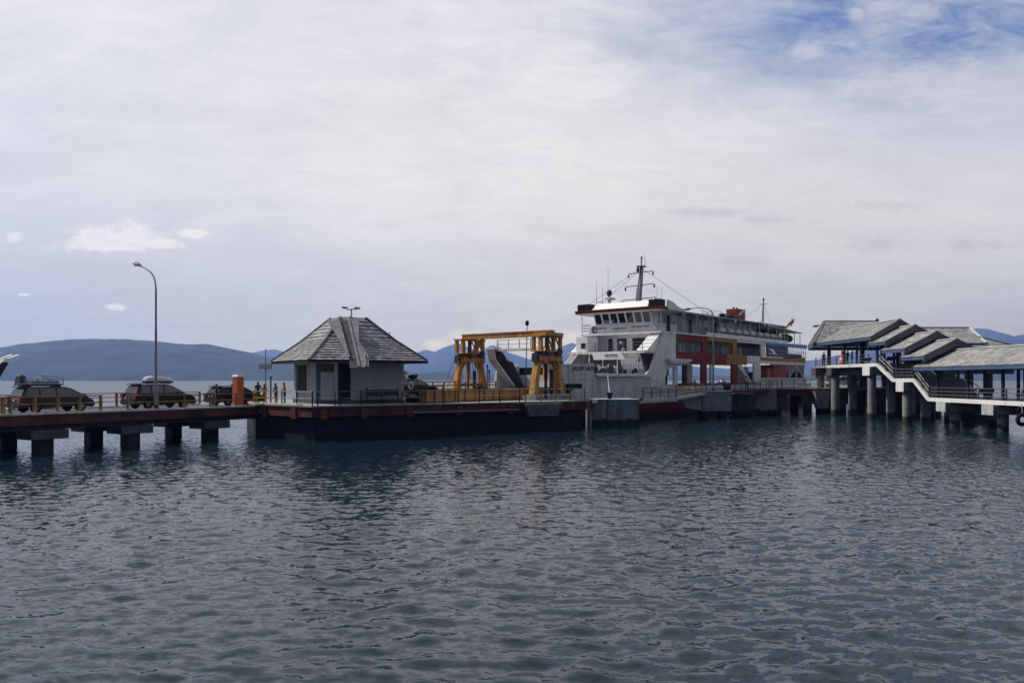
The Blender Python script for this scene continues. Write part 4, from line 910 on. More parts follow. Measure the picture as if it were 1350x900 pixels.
b = MB(); b.hexa([(-19.4, 2.6, 3.2), (-15.5, 2.4, 3.47), (-15.5, BM - 2.7, 3.47), (-19.4, BM - 2.9, 3.2)], [(-19.4, 2.6, 3.35), (-15.5, 2.4, 3.62), (-15.5, BM - 2.7, 3.62), (-19.4, BM - 2.9, 3.35)]); sp('bow_ramp', b, ship_dkgrey)
b = MB(); b.box(-13.75, -13.70, .6, BM - .6, 3.46, 5.7); sp('car_deck_opening', b, black_paint)
b = MB(); b.tube((-16.8, BM - 2.9, 3.4), (-19.2, BM - 2.9, 7.0), .07); b.tube((-15.5, BM - 2.9, 3.4), (-19.3, BM - 2.9, 7.2), .05); sp('hoist_cable', b, steel_dark)
def lettering(s, loc, right, size, m, name='lettering', up=(0, 0, 1)): return text(s, name, m, ship, loc, right, up, size, .012)
# the bow name stands on the near bulwark
d_ = Vector((5.7, -1.45, 0)).normalized()
hn = lettering('JALUR NUSA', (-15.2, .64, 5.5), d_, .56, black_paint)
b = MB(); b.box(-18.2, -15.9, 0, .12, 2.95, 4.15); p = MB(); p.hexa([(-17.6, 1.10, 2.95), (-15.5, .80, 2.95), (-15.5, .9, 2.95), (-17.6, 1.24, 2.95)], [(-17.6, 1.05, 3.95), (-15.5, .74, 3.95), (-15.5, .9, 3.95), (-17.6, 1.24, 3.95)]); sp('hull_port', p, black_paint)
p = MB(); p.hexa([(-17.9, 1.24, 2.0), (-16.7, .88, 2.0), (-16.7, 1.0, 2.0), (-17.9, 1.4, 2.0)], [(-19.35, 1.74, 5.4), (-18.6, 1.47, 5.4), (-18.6, 1.6, 5.4), (-19.3, 1.9, 5.4)]); sp('rust_stained_plate', p, ship_brown)
# mooring deck gear
b = MB(); b.box(-13.6, -3.2, .08, .5, 4.901, 5.02); b.build('deck_edge', white_p, ship, False)
for x in (-12.6, -9.4):
    b = MB(); b.lathe((x, 2.0, 5.55), [(.1, -.9), (.55, -.85), (.55, -.6), (.3, -.55), (.3, .55), (.55, .6), (.55, .85), (.1, .9)], 'y', 16); b.box(x - .5, x + .5, 1.3, 2.8, 4.9, 5.2)
    b.box(x + .5, x + 1.1, 1.6, 2.4, 4.9, 5.9); sp('windlass', b, steel_dark)
    b = MB(); b.lathe((x + .8, 1.2, 5.6), [(.1, -.15), (.28, -.1), (.28, .1), (.1, .15)], 'y', 14); sp('windlass_drum', b, ship_white)
for x in (-7.4, -5.2, -13.2): b = MB(); b.tube((x - .25, .8, 4.9), (x - .25, .8, 5.5), .16, n=10); b.tube((x + .25, .8, 4.9), (x + .25, .8, 5.5), .16, n=10); sp('bollard', b, black_paint)
b = MB(); b.torus((-5.6, .42, 5.3), .3, .09, 'y', 16, 8); sp('fairlead', b, black)
b = MB()
for f in (.5, 1.0): b.bar((-13.4, .3, 4.95 + f), (-3.4, .3, 4.95 + f), .045)
for i in range(7): b.bar((-13.3 + i * 1.62, .3, 4.9), (-13.3 + i * 1.62, .3, 5.98), .055)
sp('foredeck_rail', b, steel_grey)
# deckhouse under the bridge
b = MB(); b.box(.6, 2.9, .9, BM - .9, 4.901, 7.4); sp('foredeck_house', b, ship_in)
b = MB(); b.box(-4.0, .55, .2, BM - .2, 7.40, 7.62); sp('forward_gallery', b, ship_white)
b = MB(); b.hexa([(-4.06, 2.7, 6.7), (-3.96, 2.7, 6.7), (-3.96, 7.0, 6.7), (-4.06, 7.0, 6.7)], [(-4.12, 3.2, 7.5), (-4.005, 3.2, 7.5), (-4.005, 7.2, 7.5), (-4.12, 7.2, 7.5)]); sp('gallery_front_board', b, white_p)
lettering('MOTETE', (-4.13, 4.6, 7.14), (0, -1, 0), .46, black_paint)
b = MB(); b.hexa([(-2.2, 1.2, 4.9), (-2.0, 1.2, 4.9), (-2.0, 4, 4.9), (-2.2, 4, 4.9)], [(-3.4, 1.2, 7.4), (-3.2, 1.2, 7.4), (-3.2, 4, 7.4), (-3.4, 4, 7.4)]); sp('sloping_plate', b, ship_white)
for v in (1.2, 3.9, 5.9, 7.8): b = MB(); b.tube((-3.8, v, 4.9), (-3.8, v, 7.4), .07); sp('gallery_post', b, ship_white)
b = MB(); b.box(-3.5, -1.2, 8.3, 9.9, 7.621, 9.5); hs = sp('white_locker', b, white_p)
b = MB(); b.box(-3.53, -3.501, 8.6, 9.2, 8.1, 8.75); sp('locker_window', b, glass, hs)
b = MB()
for f in (.35, .7, 1.05): b.bar((-3.95, .4, 7.6 + f), (-3.95, 8.2, 7.6 + f), .045)
for i in range(7): b.bar((-3.95, .5 + i * 1.28, 7.6), (-3.95, .5 + i * 1.28, 8.7), .055)
sp('gallery_rail', b, steel_grey)
b = MB(); b.box(.55, 3, .3, BM - .3, 7.621, 9.75); fw = sp('passenger_front_wall', b, ship_white)
for v0, v1 in ((2.8, 4.5), (5.3, 6.6), (7.3, 7.9)):
    b = MB(); b.box(.50, .549, v0, v1, 7.9, 9.35); wq = sp('front_window', b, glass, fw)
for c in ((.3, 6.0, 8.9), (.2, 5.6, 8.05)): b = MB(); b.ball(c, .22); sp('round_lamp', b, white_p, fw)
# covered stairs either side
for v0, v1 in ((.15, 1.55), (BM - 1.9, BM - .3)):
    b = MB(); b.hexa([(-3.9, v0, 7.45), (-3.7, v0, 7.45), (-3.7, v1, 7.45), (-3.9, v1, 7.45)], [(.0, v0, 10.05), (.25, v0, 10.05), (.25, v1, 10.05), (.0, v1, 10.05)])
    cv = sp('stair_cover', b, white_p)
    b = MB()
    for i in range(6): t_ = (i + .5) / 6; b.bar((-3.9 + 3.9 * t_ - .02, v0, 7.45 + 2.6 * t_), (-3.9 + 3.9 * t_ - .02, v1, 7.45 + 2.6 * t_), .05)
    sp('cover_batten', b, ship_in, cv)
    b = MB(); b.hexa([(-3.7, v1 - .1, 6.4), (-2.9, v1 - .1, 6.4), (-2.9, v1, 6.4), (-3.7, v1, 6.4)], [(-.2, v1 - .1, 9.6), (.5, v1 - .1, 9.6), (.5, v1, 9.6), (-.2, v1, 9.6)]); sp('stair_string', b, ship_in, cv)
b = MB(); b.hexa([(-7.0, BM - 1.6, 4.9), (-6.2, BM - 1.6, 4.9), (-6.2, BM - .6, 4.9), (-7.0, BM - .6, 4.9)], [(-3.9, BM - 1.6, 7.4), (-3.1, BM - 1.6, 7.4), (-3.1, BM - .6, 7.4), (-3.9, BM - .6, 7.4)]); sp('lower_stair', b, ship_in)
b = MB()
for q in (0, .9): b.bar((-7.1, BM - 1.7, 5.0 + q), (-3.9, BM - 1.7, 7.5 + q), .06)
sp('lower_stair_rail', b, ship_white)
# bridge deck and wheelhouse
b = MB(); b.box(-.9, 2.95, -.1, BM + .1, 9.76, 10.0); sp('bridge_deck', b, ship_white)
wv0, wv1 = 1.2, BM - 2.0
wh = MB(); wh.hexa([(-.55, wv0, 10.001), (5.5, wv0, 10.001), (5.5, wv1, 10.001), (-.55, wv1, 10.001)], [(-.62, wv0, 11.05), (5.5, wv0, 11.05), (5.5, wv1, 11.05), (-.62, wv1, 11.05)])
wh.hexa([(-.62, wv0, 11.051), (5.5, wv0, 11.051), (5.5, wv1, 11.051), (-.62, wv1, 11.051)], [(-1.15, wv0, 12.38), (5.5, wv0, 12.38), (5.5, wv1, 12.38), (-1.15, wv1, 12.38)])
wheel = sp('wheelhouse', wh, ship_white)
for x0, x1 in ((1.0, 2.6), (4.0, 5.2)): b = MB(); b.box(x0, x1, wv0 - .04, wv0 - .001, 11.1, 12.2); sp('dark_side_pane', b, glass, wheel)  # dark panes and door panel added to stand for the wheelhouse recess shade
b = MB(); b.box(2.9, 3.7, wv0 - .04, wv0 - .001, 10.05, 12.15); sp('wheelhouse_shade_panel', b, ship_dkgrey, wheel)
nW = 7; pw = (wv1 - wv0) / nW
for i in range(nW):
    a0, a1 = wv0 + pw * i + .13, wv0 + pw * (i + 1) - .13; f = lambda z: -.62 - .53 * (z - 11.05) / 1.33
    b = MB(); b.hexa([(f(11.15) - .03, a0, 11.15), (f(11.15) + .02, a0, 11.15), (f(11.15) + .02, a1, 11.15), (f(11.15) - .03, a1, 11.15)], [(f(12.27) - .03, a0, 12.27), (f(12.27) + .02, a0, 12.27), (f(12.27) + .02, a1, 12.27), (f(12.27) - .03, a1, 12.27)])
    sp('wheelhouse_window', b, glass, wheel)
b = MB(); b.ball((-.72, 6.75, 11.45), (.12, .25, .3)); sp('window_lamp', b, white_p, wheel)
b = MB(); b.hexa([(-.60, wv0 - .9, 10.02), (-.5, wv0 - .9, 10.02), (-.5, wv1 + 1.0, 10.02), (-.60, wv1 + 1.0, 10.02)], [(-.68, wv0 - .1, 10.98), (-.58, wv0 - .1, 10.98), (-.58, wv1 + .5, 10.98), (-.68, wv1 + .5, 10.98)]); sp('bridge_front_board', b, ship_white)
b = MB()
lettering('KMP JALUR NUSA', (-.66, 2.75, 10.62), (0, -1, 0), .30, black_paint)
lettering('NUSANTARA', (-.66, 5.6, 10.5), (0, -1, 0), .34, steel_grey)
lettering('JEMBATAN', (-.67, 8.1, 10.62), (0, -1, 0), .26, steel_dark)
b = MB(); b.torus((-.67, 9.15, 10.45), .36, .055, 'x', 24, 6); em = sp('ring_emblem', b, steel_dark)
b = MB(); b.bar((-.68, 9.3, 10.2), (-.70, 9.2, 10.65), .08); b.bar((-.70, 9.2, 10.62), (-.69, 9.0, 10.5), .09); sp('emblem_mark', b, ship_redtrim)
b = MB(); b.hexa([(-1.35, -.35, 12.38), (4.5, -.35, 12.38), (4.5, BM + .35, 12.38), (-1.35, BM + .35, 12.38)], [(-1.5, -.4, 12.46), (4.5, -.4, 12.46), (4.5, BM + .4, 12.46), (-1.5, BM + .4, 12.46)]); sp('wheelhouse_roof', b, ship_white)
b = MB(); b.hexa([(-1.5, -.42, 12.461), (4.0, -.42, 12.461), (4.0, BM + .42, 12.461), (-1.5, BM + .42, 12.461)], [(-1.64, -.45, 12.84), (4.0, -.45, 12.84), (4.0, BM + .45, 12.84), (-1.64, BM + .45, 12.84)]); sp('red_roof_band', b, ship_redtrim)
b = MB(); b.hexa([(-1.2, 1.5, 12.861), (-1.0, 1.5, 12.861), (-1.0, BM - 1.7, 12.861), (-1.2, BM - 1.7, 12.861)], [(-.75, 1.3, 13.62), (-.55, 1.3, 13.62), (-.55, BM - 2.3, 13.62), (-.75, BM - 2.3, 13.62)]); sp('roof_parapet', b, white_p)
for v0, v1 in ((-.3, 1.28), (BM - 1.6, BM + .3)):
    b = MB(); b.box(-1.25, -.2, v0, v1, 12.861, 13.62); bx = sp('dark_lamp_box', b, black_paint)
    b = MB(); b.bar((-1.25, v0, 13.62), (-1.25, v1, 13.62), .07); sp('box_rim', b, steel_grey, bx)
b = MB(); b.side([(-.15, 12.87), (-.15, 13.62), (.7, 13.55), (1.6, 13.35), (2.5, 13.0), (4.3, 12.72), (4.3, 12.5), (.2, 12.5)], -.52, -.46); sp('curved_wing_plate', b, ship_white)
for v in (0, BM): 
    for u in (-.7, 4.6): b = MB(); b.tube((u, v, 10), (u, v, 12.38), .06); sp('bridge_wing_post', b, ship_white)
b = MB()
for f in (.4, .75, 1.1): b.bar((-.8, BM, 10 + f), (4, BM, 10 + f), .05); b.bar((-.8, BM - 1.4, 10 + f), (-.8, BM, 10 + f), .05)
sp('bridge_wing_rail', b, steel_grey)
b = MB(); b.ball((-.4, .3, 10.55), (.2, .2, .25)); sp('search_lamp', b, chrome)
# upper passenger house
END = 45.
b = MB(); b.box(4.501, END - 6, -.12, BM + .12, 12.46, 12.62); sp('upper_roof', b, steel_grey)
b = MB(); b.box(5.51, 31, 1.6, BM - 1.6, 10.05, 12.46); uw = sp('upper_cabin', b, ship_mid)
for i, u in enumerate((6.3, 9.4, 11.6, 13.6, 16.8, 18.6, 20.4, 22.2, 24.2, 26.2, 28.2)):
    b = MB(); b.box(u, u + (.85 if i in (1, 4) else 1.1), 1.56, 1.6, 10.1 if i in (1, 4) else 11.05, 12.05); sp('cabin_door' if i in (1, 4) else 'cabin_window', b, glass if i not in (1, 4) else ship_dkgrey, uw)
b = MB(); b.box(2.951, END, -.1, BM + .1, 9.86, 10.05); sp('upper_deck', b, ship_white)
for i in range(11):
    b = MB(); b.tube((5.2 + i * 3.3, .02, 10.05), (5.2 + i * 3.3, .02, 12.46), .055); sp('upper_deck_post', b, ship_white)
b = MB()
for f in (.35, .7, 1.05): b.bar((3, .02, 10.05 + f), (39.5, .02, 10.05 + f), .04); b.bar((3, BM - .02, 10.05 + f), (END, BM - .02, 10.05 + f), .04)
sp('upper_deck_rail', b, steel_grey)
b = MB(); b.box(11, 39.5, -.06, .0, 10.06, 10.42); sp('upper_bulwark', b, ship_white)
for i in range(9):                                         # life raft drums along the edge
    u = 16.5 + i * 2.55; b = MB(); b.lathe((u, .52, 10.92), [(.12, -.86), (.36, -.8), (.42, 0), (.36, .8), (.12, .86)], 'x', 14); rf_ = sp('life_raft_drum', b, ship_white, smooth=False)
    b = MB(); b.box(u - .5, u - .4, .15, .9, 10.05, 10.62); b.box(u + .4, u + .5, .15, .9, 10.05, 10.62); sp('raft_cradle', b, steel_dark, rf_)
for px_, y in ((968, 424), (1007, 428)): u = U(px_); b = MB(); b.ball((u, -.1, ZN(px_, y)), (.22, .2, .22)); sp('deck_lamp', b, white_p)
# side of the passenger deck: coloured frames round big openings
def sidebay(px0, px1, zt, zb, m_, y0=0.0, th=.22, name='side_panel'):
    for v in (0, BM - th):
        b = MB(); b.box(U(px0), U(px1), v, v + th, zb, zt); sp(name, b, m_)
sidebay(889, 933, 9.855, 9.15, ship_red); sidebay(933.01, 972, 9.855, 9.35, ship_orange); sidebay(972.01, 1009, 9.855, 9.5, ship_white)
sidebay(889, 958, 7.75, 6.35, ship_red); sidebay(958.01, 985, 7.75, 6.45, ship_orange); sidebay(985.01, 1002, 7.75, 6.6, ship_white); sidebay(1002.01, 1062, 7.7, 7.1, ship_orange); sidebay(1002.01, 1062, 7.099, 6.7, ship_white)
sidebay(1009.01, 1039, 10.25, 9.55, ship_blue); sidebay(1039.01, 1064, 10.05, 9.45, ship_blue)
for a, c, m_, z0, z1 in ((926, 933, ship_red, 7.751, 9.149), (966, 971, ship_orange, 7.751, 9.349), (1003, 1009, ship_white, 7.751, 9.499)): sidebay(a, c, z1, z0, m_, name='side_post')
# lower posts between the car deck openings
for a, c, m_ in ((901, 906, ship_dkgrey), (925, 932, ship_red), (937, 941, ship_white), (965, 973, ship_red), (994, 1003, ship_white)): sidebay(a, c, {925: 6.349, 901: 6.349, 937: 6.349, 965: 6.449, 994: 6.599}[a], 3.55, m_, name='car_deck_post')
b = MB(); b.hexa([(U(990), .02, 3.6), (U(994), .02, 3.6), (U(994), .2, 3.6), (U(990), .2, 3.6)], [(U(972), .02, 6.45), (U(978), .02, 6.45), (U(978), .2, 6.45), (U(972), .2, 6.45)]); sp('car_deck_stair', b, ship_white)
b = MB(); b.box(U(1003), U(1062), .0, .14, 3.55, 4.65); sp('low_side_bulwark', b, ship_grey)
b = MB(); b.box(U(889), U(1003), .0, .1, 3.55, 3.95); sp('low_side_coaming', b, ship_red)
b = MB()
for a, c in ((972, 993), (1003, 1018)):
    for f in (.25, .6): b.bar((U(a), .05, 3.9 + 2.6 * f), (U(c), .05, 3.9 + 2.6 * f), .07)
    b.bar(((U(a) + U(c)) / 2, .05, 3.8), ((U(a) + U(c)) / 2, .05, 6.6), .08)
sp('window_lattice', b, steel_dark)
# white wing panel running down to the mooring deck
b = MB(); b.side([(-4.2, 4.91), (-3.0, 5.6), (-.3, 9.75), (2.9, 9.75), (2.9, 6.6), (5.6, 6.6), (5.6, 6.2), (3.4, 6.0), (3.4, 3.72), (2.5, 3.72), (2.5, 5.9), (.9, 5.6), (.3, 4.6), (.3, 3.72), (-3, 3.72), (-3, 4.91)], -.03, .2); sp('wing_panel', b, ship_white)
b = MB(); b.side([(-4.2, 4.91), (-3.0, 5.6), (-.3, 9.75), (2.9, 9.75), (2.9, 6.6), (3.4, 6.0), (3.4, 3.72), (2.5, 3.72), (2.5, 5.9), (.9, 5.6), (.3, 3.72), (-3, 3.72), (-3, 4.91)], BM - .2, BM + .03); sp('wing_panel', b, ship_white)
b = MB(); b.box(.6, 6.0, -.55, -.035, 6.62, 6.85); b.hexa([(.9, -.5, 6.3), (5.2, -.5, 6.3), (5.2, -.035, 6.3), (.9, -.035, 6.3)], [(.6, -.55, 6.615), (6.0, -.55, 6.615), (6.0, -.035, 6.615), (.6, -.035, 6.615)]); sp('wing_ledge', b, ship_white)
# decks, inner house
b = MB(); b.box(2.95, END, .23, BM - .23, 7.4, 7.6); sp('passenger_deck', b, ship_in)
b = MB(); b.box(3.6, END - 8, 3.0, BM - 3.0, 7.601, 9.85); sp('passenger_saloon', b, ship_grey)
b = MB(); b.box(-13.6, 50, .3, BM - .3, 3.46, 3.50); 
b = MB()
for f in (.3, .6, .9): b.bar((U(889), .1, 7.75 + f), (U(1009), .1, 7.75 + f), .035)
for i in range(26): b.bar((U(889) + i * 1.05, .1, 7.7), (U(889) + i * 1.05, .1, 8.68), .04)
sp('passenger_rail', b, steel_grey)
for u in (6, 9.3, 18.4, 21.5, 24): b = MB(); b.ball((u, 1.2, 8.5), (.25, .3, .4)); b.box(u - .3, u + .3, 1.0, 1.4, 7.601, 8.2); sp('vent_cowl', b, ship_white)
b = MB(); b.box(U(890), U(926), 1.6, 1.7, 7.601, 9.85); sp('saloon_front', b, ship_white)
# advertising panel, stern rails
b = MB(); b.box(U(1010), U(1038.5), -.02, .05, 7.75, 9.54); ad = sp('navy_panel', b, ship_navy)
b = MB(); u0, u1 = U(1013), U(1021)
b.side([(u0, 8.95), (u0 + 1.7, 8.95), (u1, 8.7), (u1 + .5, 8.25), (u1 + 1.4, 8.1), (u1 - .2, 8.1), (u0 + 1.4, 8.45)], -.035, -.021); b.side([(u0, 8.35), (u0 + 1.2, 8.3), (u1, 8.18), (u0 + .2, 8.15)], -.035, -.021); sp('panel_emblem', b, ship_white, ad)
b = MB(); u0, u1 = U(1024), U(1036); b.box(u0, u1, -.03, -.021, 8.75, 8.83); b.box(u0 - 1, u1 - 1, -.03, -.021, 8.2, 8.27); sp('panel_stripe', b, ship_blue, ad)
for i in range(9): b = MB(); b.tube((U(1040) + i * .95, .05, 7.7), (U(1040) + i * .95, .05, 9.45), .05); sp('stern_post', b, ship_white)
b = MB(); b.bar((U(1039), .05, 8.7), (U(1064), .05, 8.7), .06); b.bar((U(1039), .05, 8.2), (U(1064), .05, 8.2), .06); sp('stern_rail', b, steel_dark)
b = MB(); b.box(U(1041), U(1062), .6, 1.0, 7.601, 8.5); sp('stern_bench', b, ship_dkgrey)
b = MB(); b.hexa([(31.2, -.3, 12.3), (46, -.3, 11.9), (46, BM + .3, 11.9), (31.2, BM + .3, 12.3)], [(31.2, .6, 12.95), (45, .6, 12.35), (45, BM - .6, 12.35), (31.2, BM - .6, 12.95)]); sp('stern_awning', b, ship_white)
b = MB(); b.box(33, 44, 3, BM - 3, 10.06, 11.85); sp('stern_house', b, ship_dkgrey)
for u in (40, 43, 45.5):
    b = MB(); b.tube((u, .2, 10.05), (u, .2, 12.0), .06); sp('awning_post', b, ship_white)
# boat davit with its boat
b = MB(); b.bar((36.5, .6, 10.06), (36.5, .4, 11.6), .26); b.bar((36.5, .4, 11.6), (42.4, .2, 13.5), .26); b.bar((41.6, .2, 12.8), (42.0, .2, 14.1), .14); b.bar((38.4, .4, 11.9), (38.4, .6, 10.1), .18); sp('davit', b, ship_orange)
b = MB(); b.ball((42.3, .3, 13.6), (.45, .25, .25)); b.bar((40.5, .3, 13.1), (43.2, .3, 14.0), .12); sp('davit_head', b, steel_dark)
b = MB(); b.lathe((41.2, .9, 10.9), [(.1, -2.2), (.55, -1.6), (.7, 0), (.55, 1.6), (.1, 2.2)], 'x', 14); sp('rescue_boat', b, ship_dkgrey)
b = MB()
for i in range(4): b.bar((5.2 + i * 3.3, .05, 12.3), (6.4 + i * 3.3, .05, 12.46), .05); b.bar((5.2 + i * 3.3, .05, 12.3), (4.2 + i * 3.3, .05, 12.46), .05)
sp('post_bracket', b, ship_white)
# funnel
b = MB(); b.box(26.2, 28.8, 2.4, 4.1, 12.62, 14.65); fn = sp('funnel', b, ship_redtrim, bevel=.08)
b = MB(); b.hexa([(26.4, 2.36, 13.7), (27.0, 2.36, 13.7), (27.0, 2.395, 13.7), (26.4, 2.395, 13.7)], [(27.9, 2.36, 14.5), (28.5, 2.36, 14.5), (28.5, 2.395, 14.5), (27.9, 2.395, 14.5)]); sp('funnel_stripe', b, white_p, fn)
for u in (27.0, 28.1): b = MB(); b.tube((u, 3.4, 14.65), (u + .1, 3.4, 14.9), .16, n=10); sp('exhaust_pipe', b, black_paint, fn)
b = MB(); b.lathe((24.6, 3.0, 12.62), [(.1, 0), (.6, .05), (.65, .8), (.3, 1.15), (.1, 1.2)], n=14); b.lathe((23.2, 3.4, 12.62), [(.1, 0), (.4, .05), (.4, .9), (.7, 1.0), (.1, 1.2)], n=12); sp('vent_drum', b, ship_dkgrey)
b = MB()
for u, v in ((22.4, 2.4), (22.4, 4.6), (25.6, 2.4), (25.6, 4.6)): b.bar((u, v, 12.62), (u, v, 14.3), .05)
for f in (13.5, 14.25): b.bar((22.4, 2.4, f), (25.6, 2.4, f), .04); b.bar((22.4, 4.6, f), (25.6, 4.6, f), .04)
b.bar((29.1, 2.5, 12.62), (29.1, 2.5, 14.8), .06); sp('funnel_platform_frame', b, steel_dark)
b = MB()
for i in range(3): b.bar((12 + i * 1.6, 1, 12.62), (12 + i * 1.6, 1, 13.3), .05)
b.bar((12, 1, 13.27), (15.2, 1, 13.27), .04); b.bar((12, 1, 12.95), (15.2, 1, 12.95), .04); sp('roof_rail', b, steel_grey)
# masts
MBs = Vector((2.6, 5.0, 12.86)); MT = Vector((3.6, 5.0, 19.35))
b = MB(); b.hexa([MBs + Vector(v) for v in ((-.38, -.26, 0), (.38, -.26, 0), (.38, .26, 0), (-.38, .26, 0))], [MT + Vector(v) for v in ((-.2, -.14, -1.0), (.2, -.14, -1.0), (.2, .14, -1.0), (-.2, .14, -1.0))]); mast = sp('mast', b, steel_grey)
mp_ = lambda z: MBs.lerp(MT, (z - 12.86) / (19.35 - 12.86))
for z, hw_, in ((14.3, 2.2), (16.0, 1.85), (17.6, 1.55)):
    c = mp_(z); b = MB(); b.bar(c + Vector((-.3, hw_, -.1)), c + Vector((.3, -hw_, .1)), .09); yd = sp('yard', b, steel_grey, mast)
    for s in (-1, 1): b = MB(); p = c + Vector((-.3 * s, hw_ * s, -.1 * s)); b.lathe(p - Vector((0, 0, .5)), [(.04, 0), (.10, .05), (.11, .35), (.04, .42)], n=10); sp('yard_lamp', b, steel_dark, yd)
c = mp_(18.3); b = MB(); b.box(c.x - .35, c.x + .6, 4.6, 5.5, c.z, c.z + .15); b.bar(c, c + Vector((.1, 0, 1.0)), .13); b.ball(c + Vector((.1, 0, 1.1)), (.12, .12, .28)); b.bar(c + Vector((.4, -.3, 0)), c + Vector((.4, -.3, 1.55)), .04); sp('masthead', b, steel_grey, mast)
b = MB(); b.ball(mp_(17.9) + Vector((-.4, .2, 0)), (.18, .18, .36)); sp('mast_lamp', b, steel_dark, mast)
b = MB()
for p, q in ((mp_(18.2), (-.8, 10, 13.6)), (mp_(18.0), (-.7, 8.2, 13.6)), (mp_(18.2), (13.5, .4, 12.6)), (mp_(17.9), (9, 9, 12.6))): b.tube(p, q, .022, n=5)
sp('mast_stay', b, steel_grey)
b = MB(); b.tube((.4, 7.6, 12.86), (.4, 7.6, 14.35), .12); b.box(-.2, 1.0, 7.2, 8.0, 14.2, 14.4); sp('radar_stand', b, ship_white)
b = MB(); b.ball((.4, 7.7, 15.0), (.34, .34, .42)); b.tube((.4, 7.7, 14.4), (.4, 7.7, 14.7), .1); sp('radar_dome', b, steel_dark)
for v, h_ in ((9.7, 3.3), (8.8, 2.4), (8.0, 4.8), (7.9, 1.7), (4.0, 2.1), (1.2, 2.0), (.6, 1.6)):
    b = MB(); b.tube((.6, v, 12.86), (.6, v, 13.4 + h_), .035, .018, 6); sp('whip_aerial', b, steel_grey)
b = MB(); b.bar((.6, 9.7, 14.0), (.6, 8.8, 14.0), .07); sp('aerial_bracket', b, steel_grey)
ua = 37.1; b = MB(); b.hexa([(ua - .22, 2.88, 12.4), (ua + .22, 2.88, 12.4), (ua + .22, 3.2, 12.4), (ua - .22, 3.2, 12.4)], [(ua + .1, 2.95, 16.6), (ua + .3, 2.95, 16.6), (ua + .3, 3.05, 16.6), (ua + .1, 3.05, 16.6)]); am = sp('aft_mast', b, steel_grey)
b = MB(); b.bar((ua + .1, 2.3, 16.1), (ua + .3, 3.7, 16.2), .07); b.ball((ua + .2, 3, 16.85), (.14, .14, .3)); sp('aft_yard', b, steel_dark, am)
b = MB(); b.tube((ua + .3, 3, 16.2), (ua - 9, 2.8, 13), .02, n=5); b.tube((ua + .3, 3, 16.2), (ua + 4, 3, 12.8), .02, n=5); sp('aft_stay', b, steel_grey, am)
# mooring lines (top-level, they hang between ship and dolphin)
def SW(u, v, z): return Vector(WM(ship) @ Vector((u, v, z)))
def line(label, p, q, sag, r_=.05):
    t = thing('mooring_rope', label, 'rope', tuple(p)); b = MB(); pts = []
    for i in range(13):
        s = i / 12; c = Vector(p).lerp(Vector(q), s); c.z -= sag * 4 * s * (1 - s); pts.append(c)
    b.path(pts, r_, 6); b.build('strand', rope_w, t); return t
line('pale taut rope from the foredeck down to the bow dolphin bollard', SW(-11.5, .28, 5.0), (9.4, 72.9, 2.95), .12, .055)
line('dark sagging rope from the foredeck fairlead towards the catwalk', SW(-6.0, .25, 5.1), (21.9, 86.3, 3.3), .5, .05)
b = MB(); b.box(44.5, 50, BM - .3, BM - .1, 3.73, 6.6); sp('far_side_plating', b, ship_in)
b = MB(); b.box(47.5, 49, .8, BM - 1, 3.73, 5.6); sp('stern_casing', b, ship_dkgrey)
b = MB()
for u in (40.2, 43.4, 46.6, 49.8): b.bar((u, .06, 3.7), (u, .06, 6.7), .22)
b.bar((40.2, .06, 4.7), (43.4, .06, 6.6), .14); b.bar((46.6, .06, 4.7), (43.4, .06, 6.6), .14); sp('stern_frame', b, ship_grey)
b = MB(); b.hexa([(52.5, 2.5, 3.4), (53, 2.5, 3.4), (53, BM - 2.5, 3.4), (52.5, BM - 2.5, 3.4)], [(54.5, 2.5, 8.2), (55, 2.5, 8.2), (55, BM - 2.5, 8.2), (54.5, BM - 2.5, 8.2)]); sp('stern_ramp', b, ship_dkgrey)
# red box truck on the car deck
tk = thing('box_truck', 'red box truck standing on the open car deck of the ferry', 'truck', tuple(SW(41.2, 3.3, 3.73)), SR)
def tp(name, b, m): return b.build(name, m, tk, False)
b = MB(); b.box(-2.4, 3.6, -1.2, 1.2, 1.0, 2.95); bx = tp('cargo_box', b, truck_red)
b = MB()
for i in range(9): b.box(-2.2 + i * .68, -2.14 + i * .68, -1.23, -1.201, 1.1, 2.85)
b.build('box_rib', truck_red, bx, False)
b = MB(); b.side([(-4.4, .5), (-4.45, 1.5), (-4.1, 2.5), (-2.6, 2.55), (-2.6, .5)], -1.1, 1.1); cb = tp('cab', b, truck_red)
b = MB(); b.side([(-4.05, 1.6), (-3.9, 2.3), (-2.9, 2.35), (-2.9, 1.6)], -1.12, -1.101); b.build('cab_window', car_glass, cb, False)
for x in (-3.6, 1.4, 2.7):
    for y in (-.95, .95): b = MB(); b.lathe((x, y, .48), [(.1, -.15), (.45, -.14), (.48, 0), (.45, .14), (.1, .15)], 'y', 16); tp('wheel', b, black)
b = MB(); b.box(-4.3, 3.5, -.5, .5, .6, .98); tp('chassis', b, steel_dark)
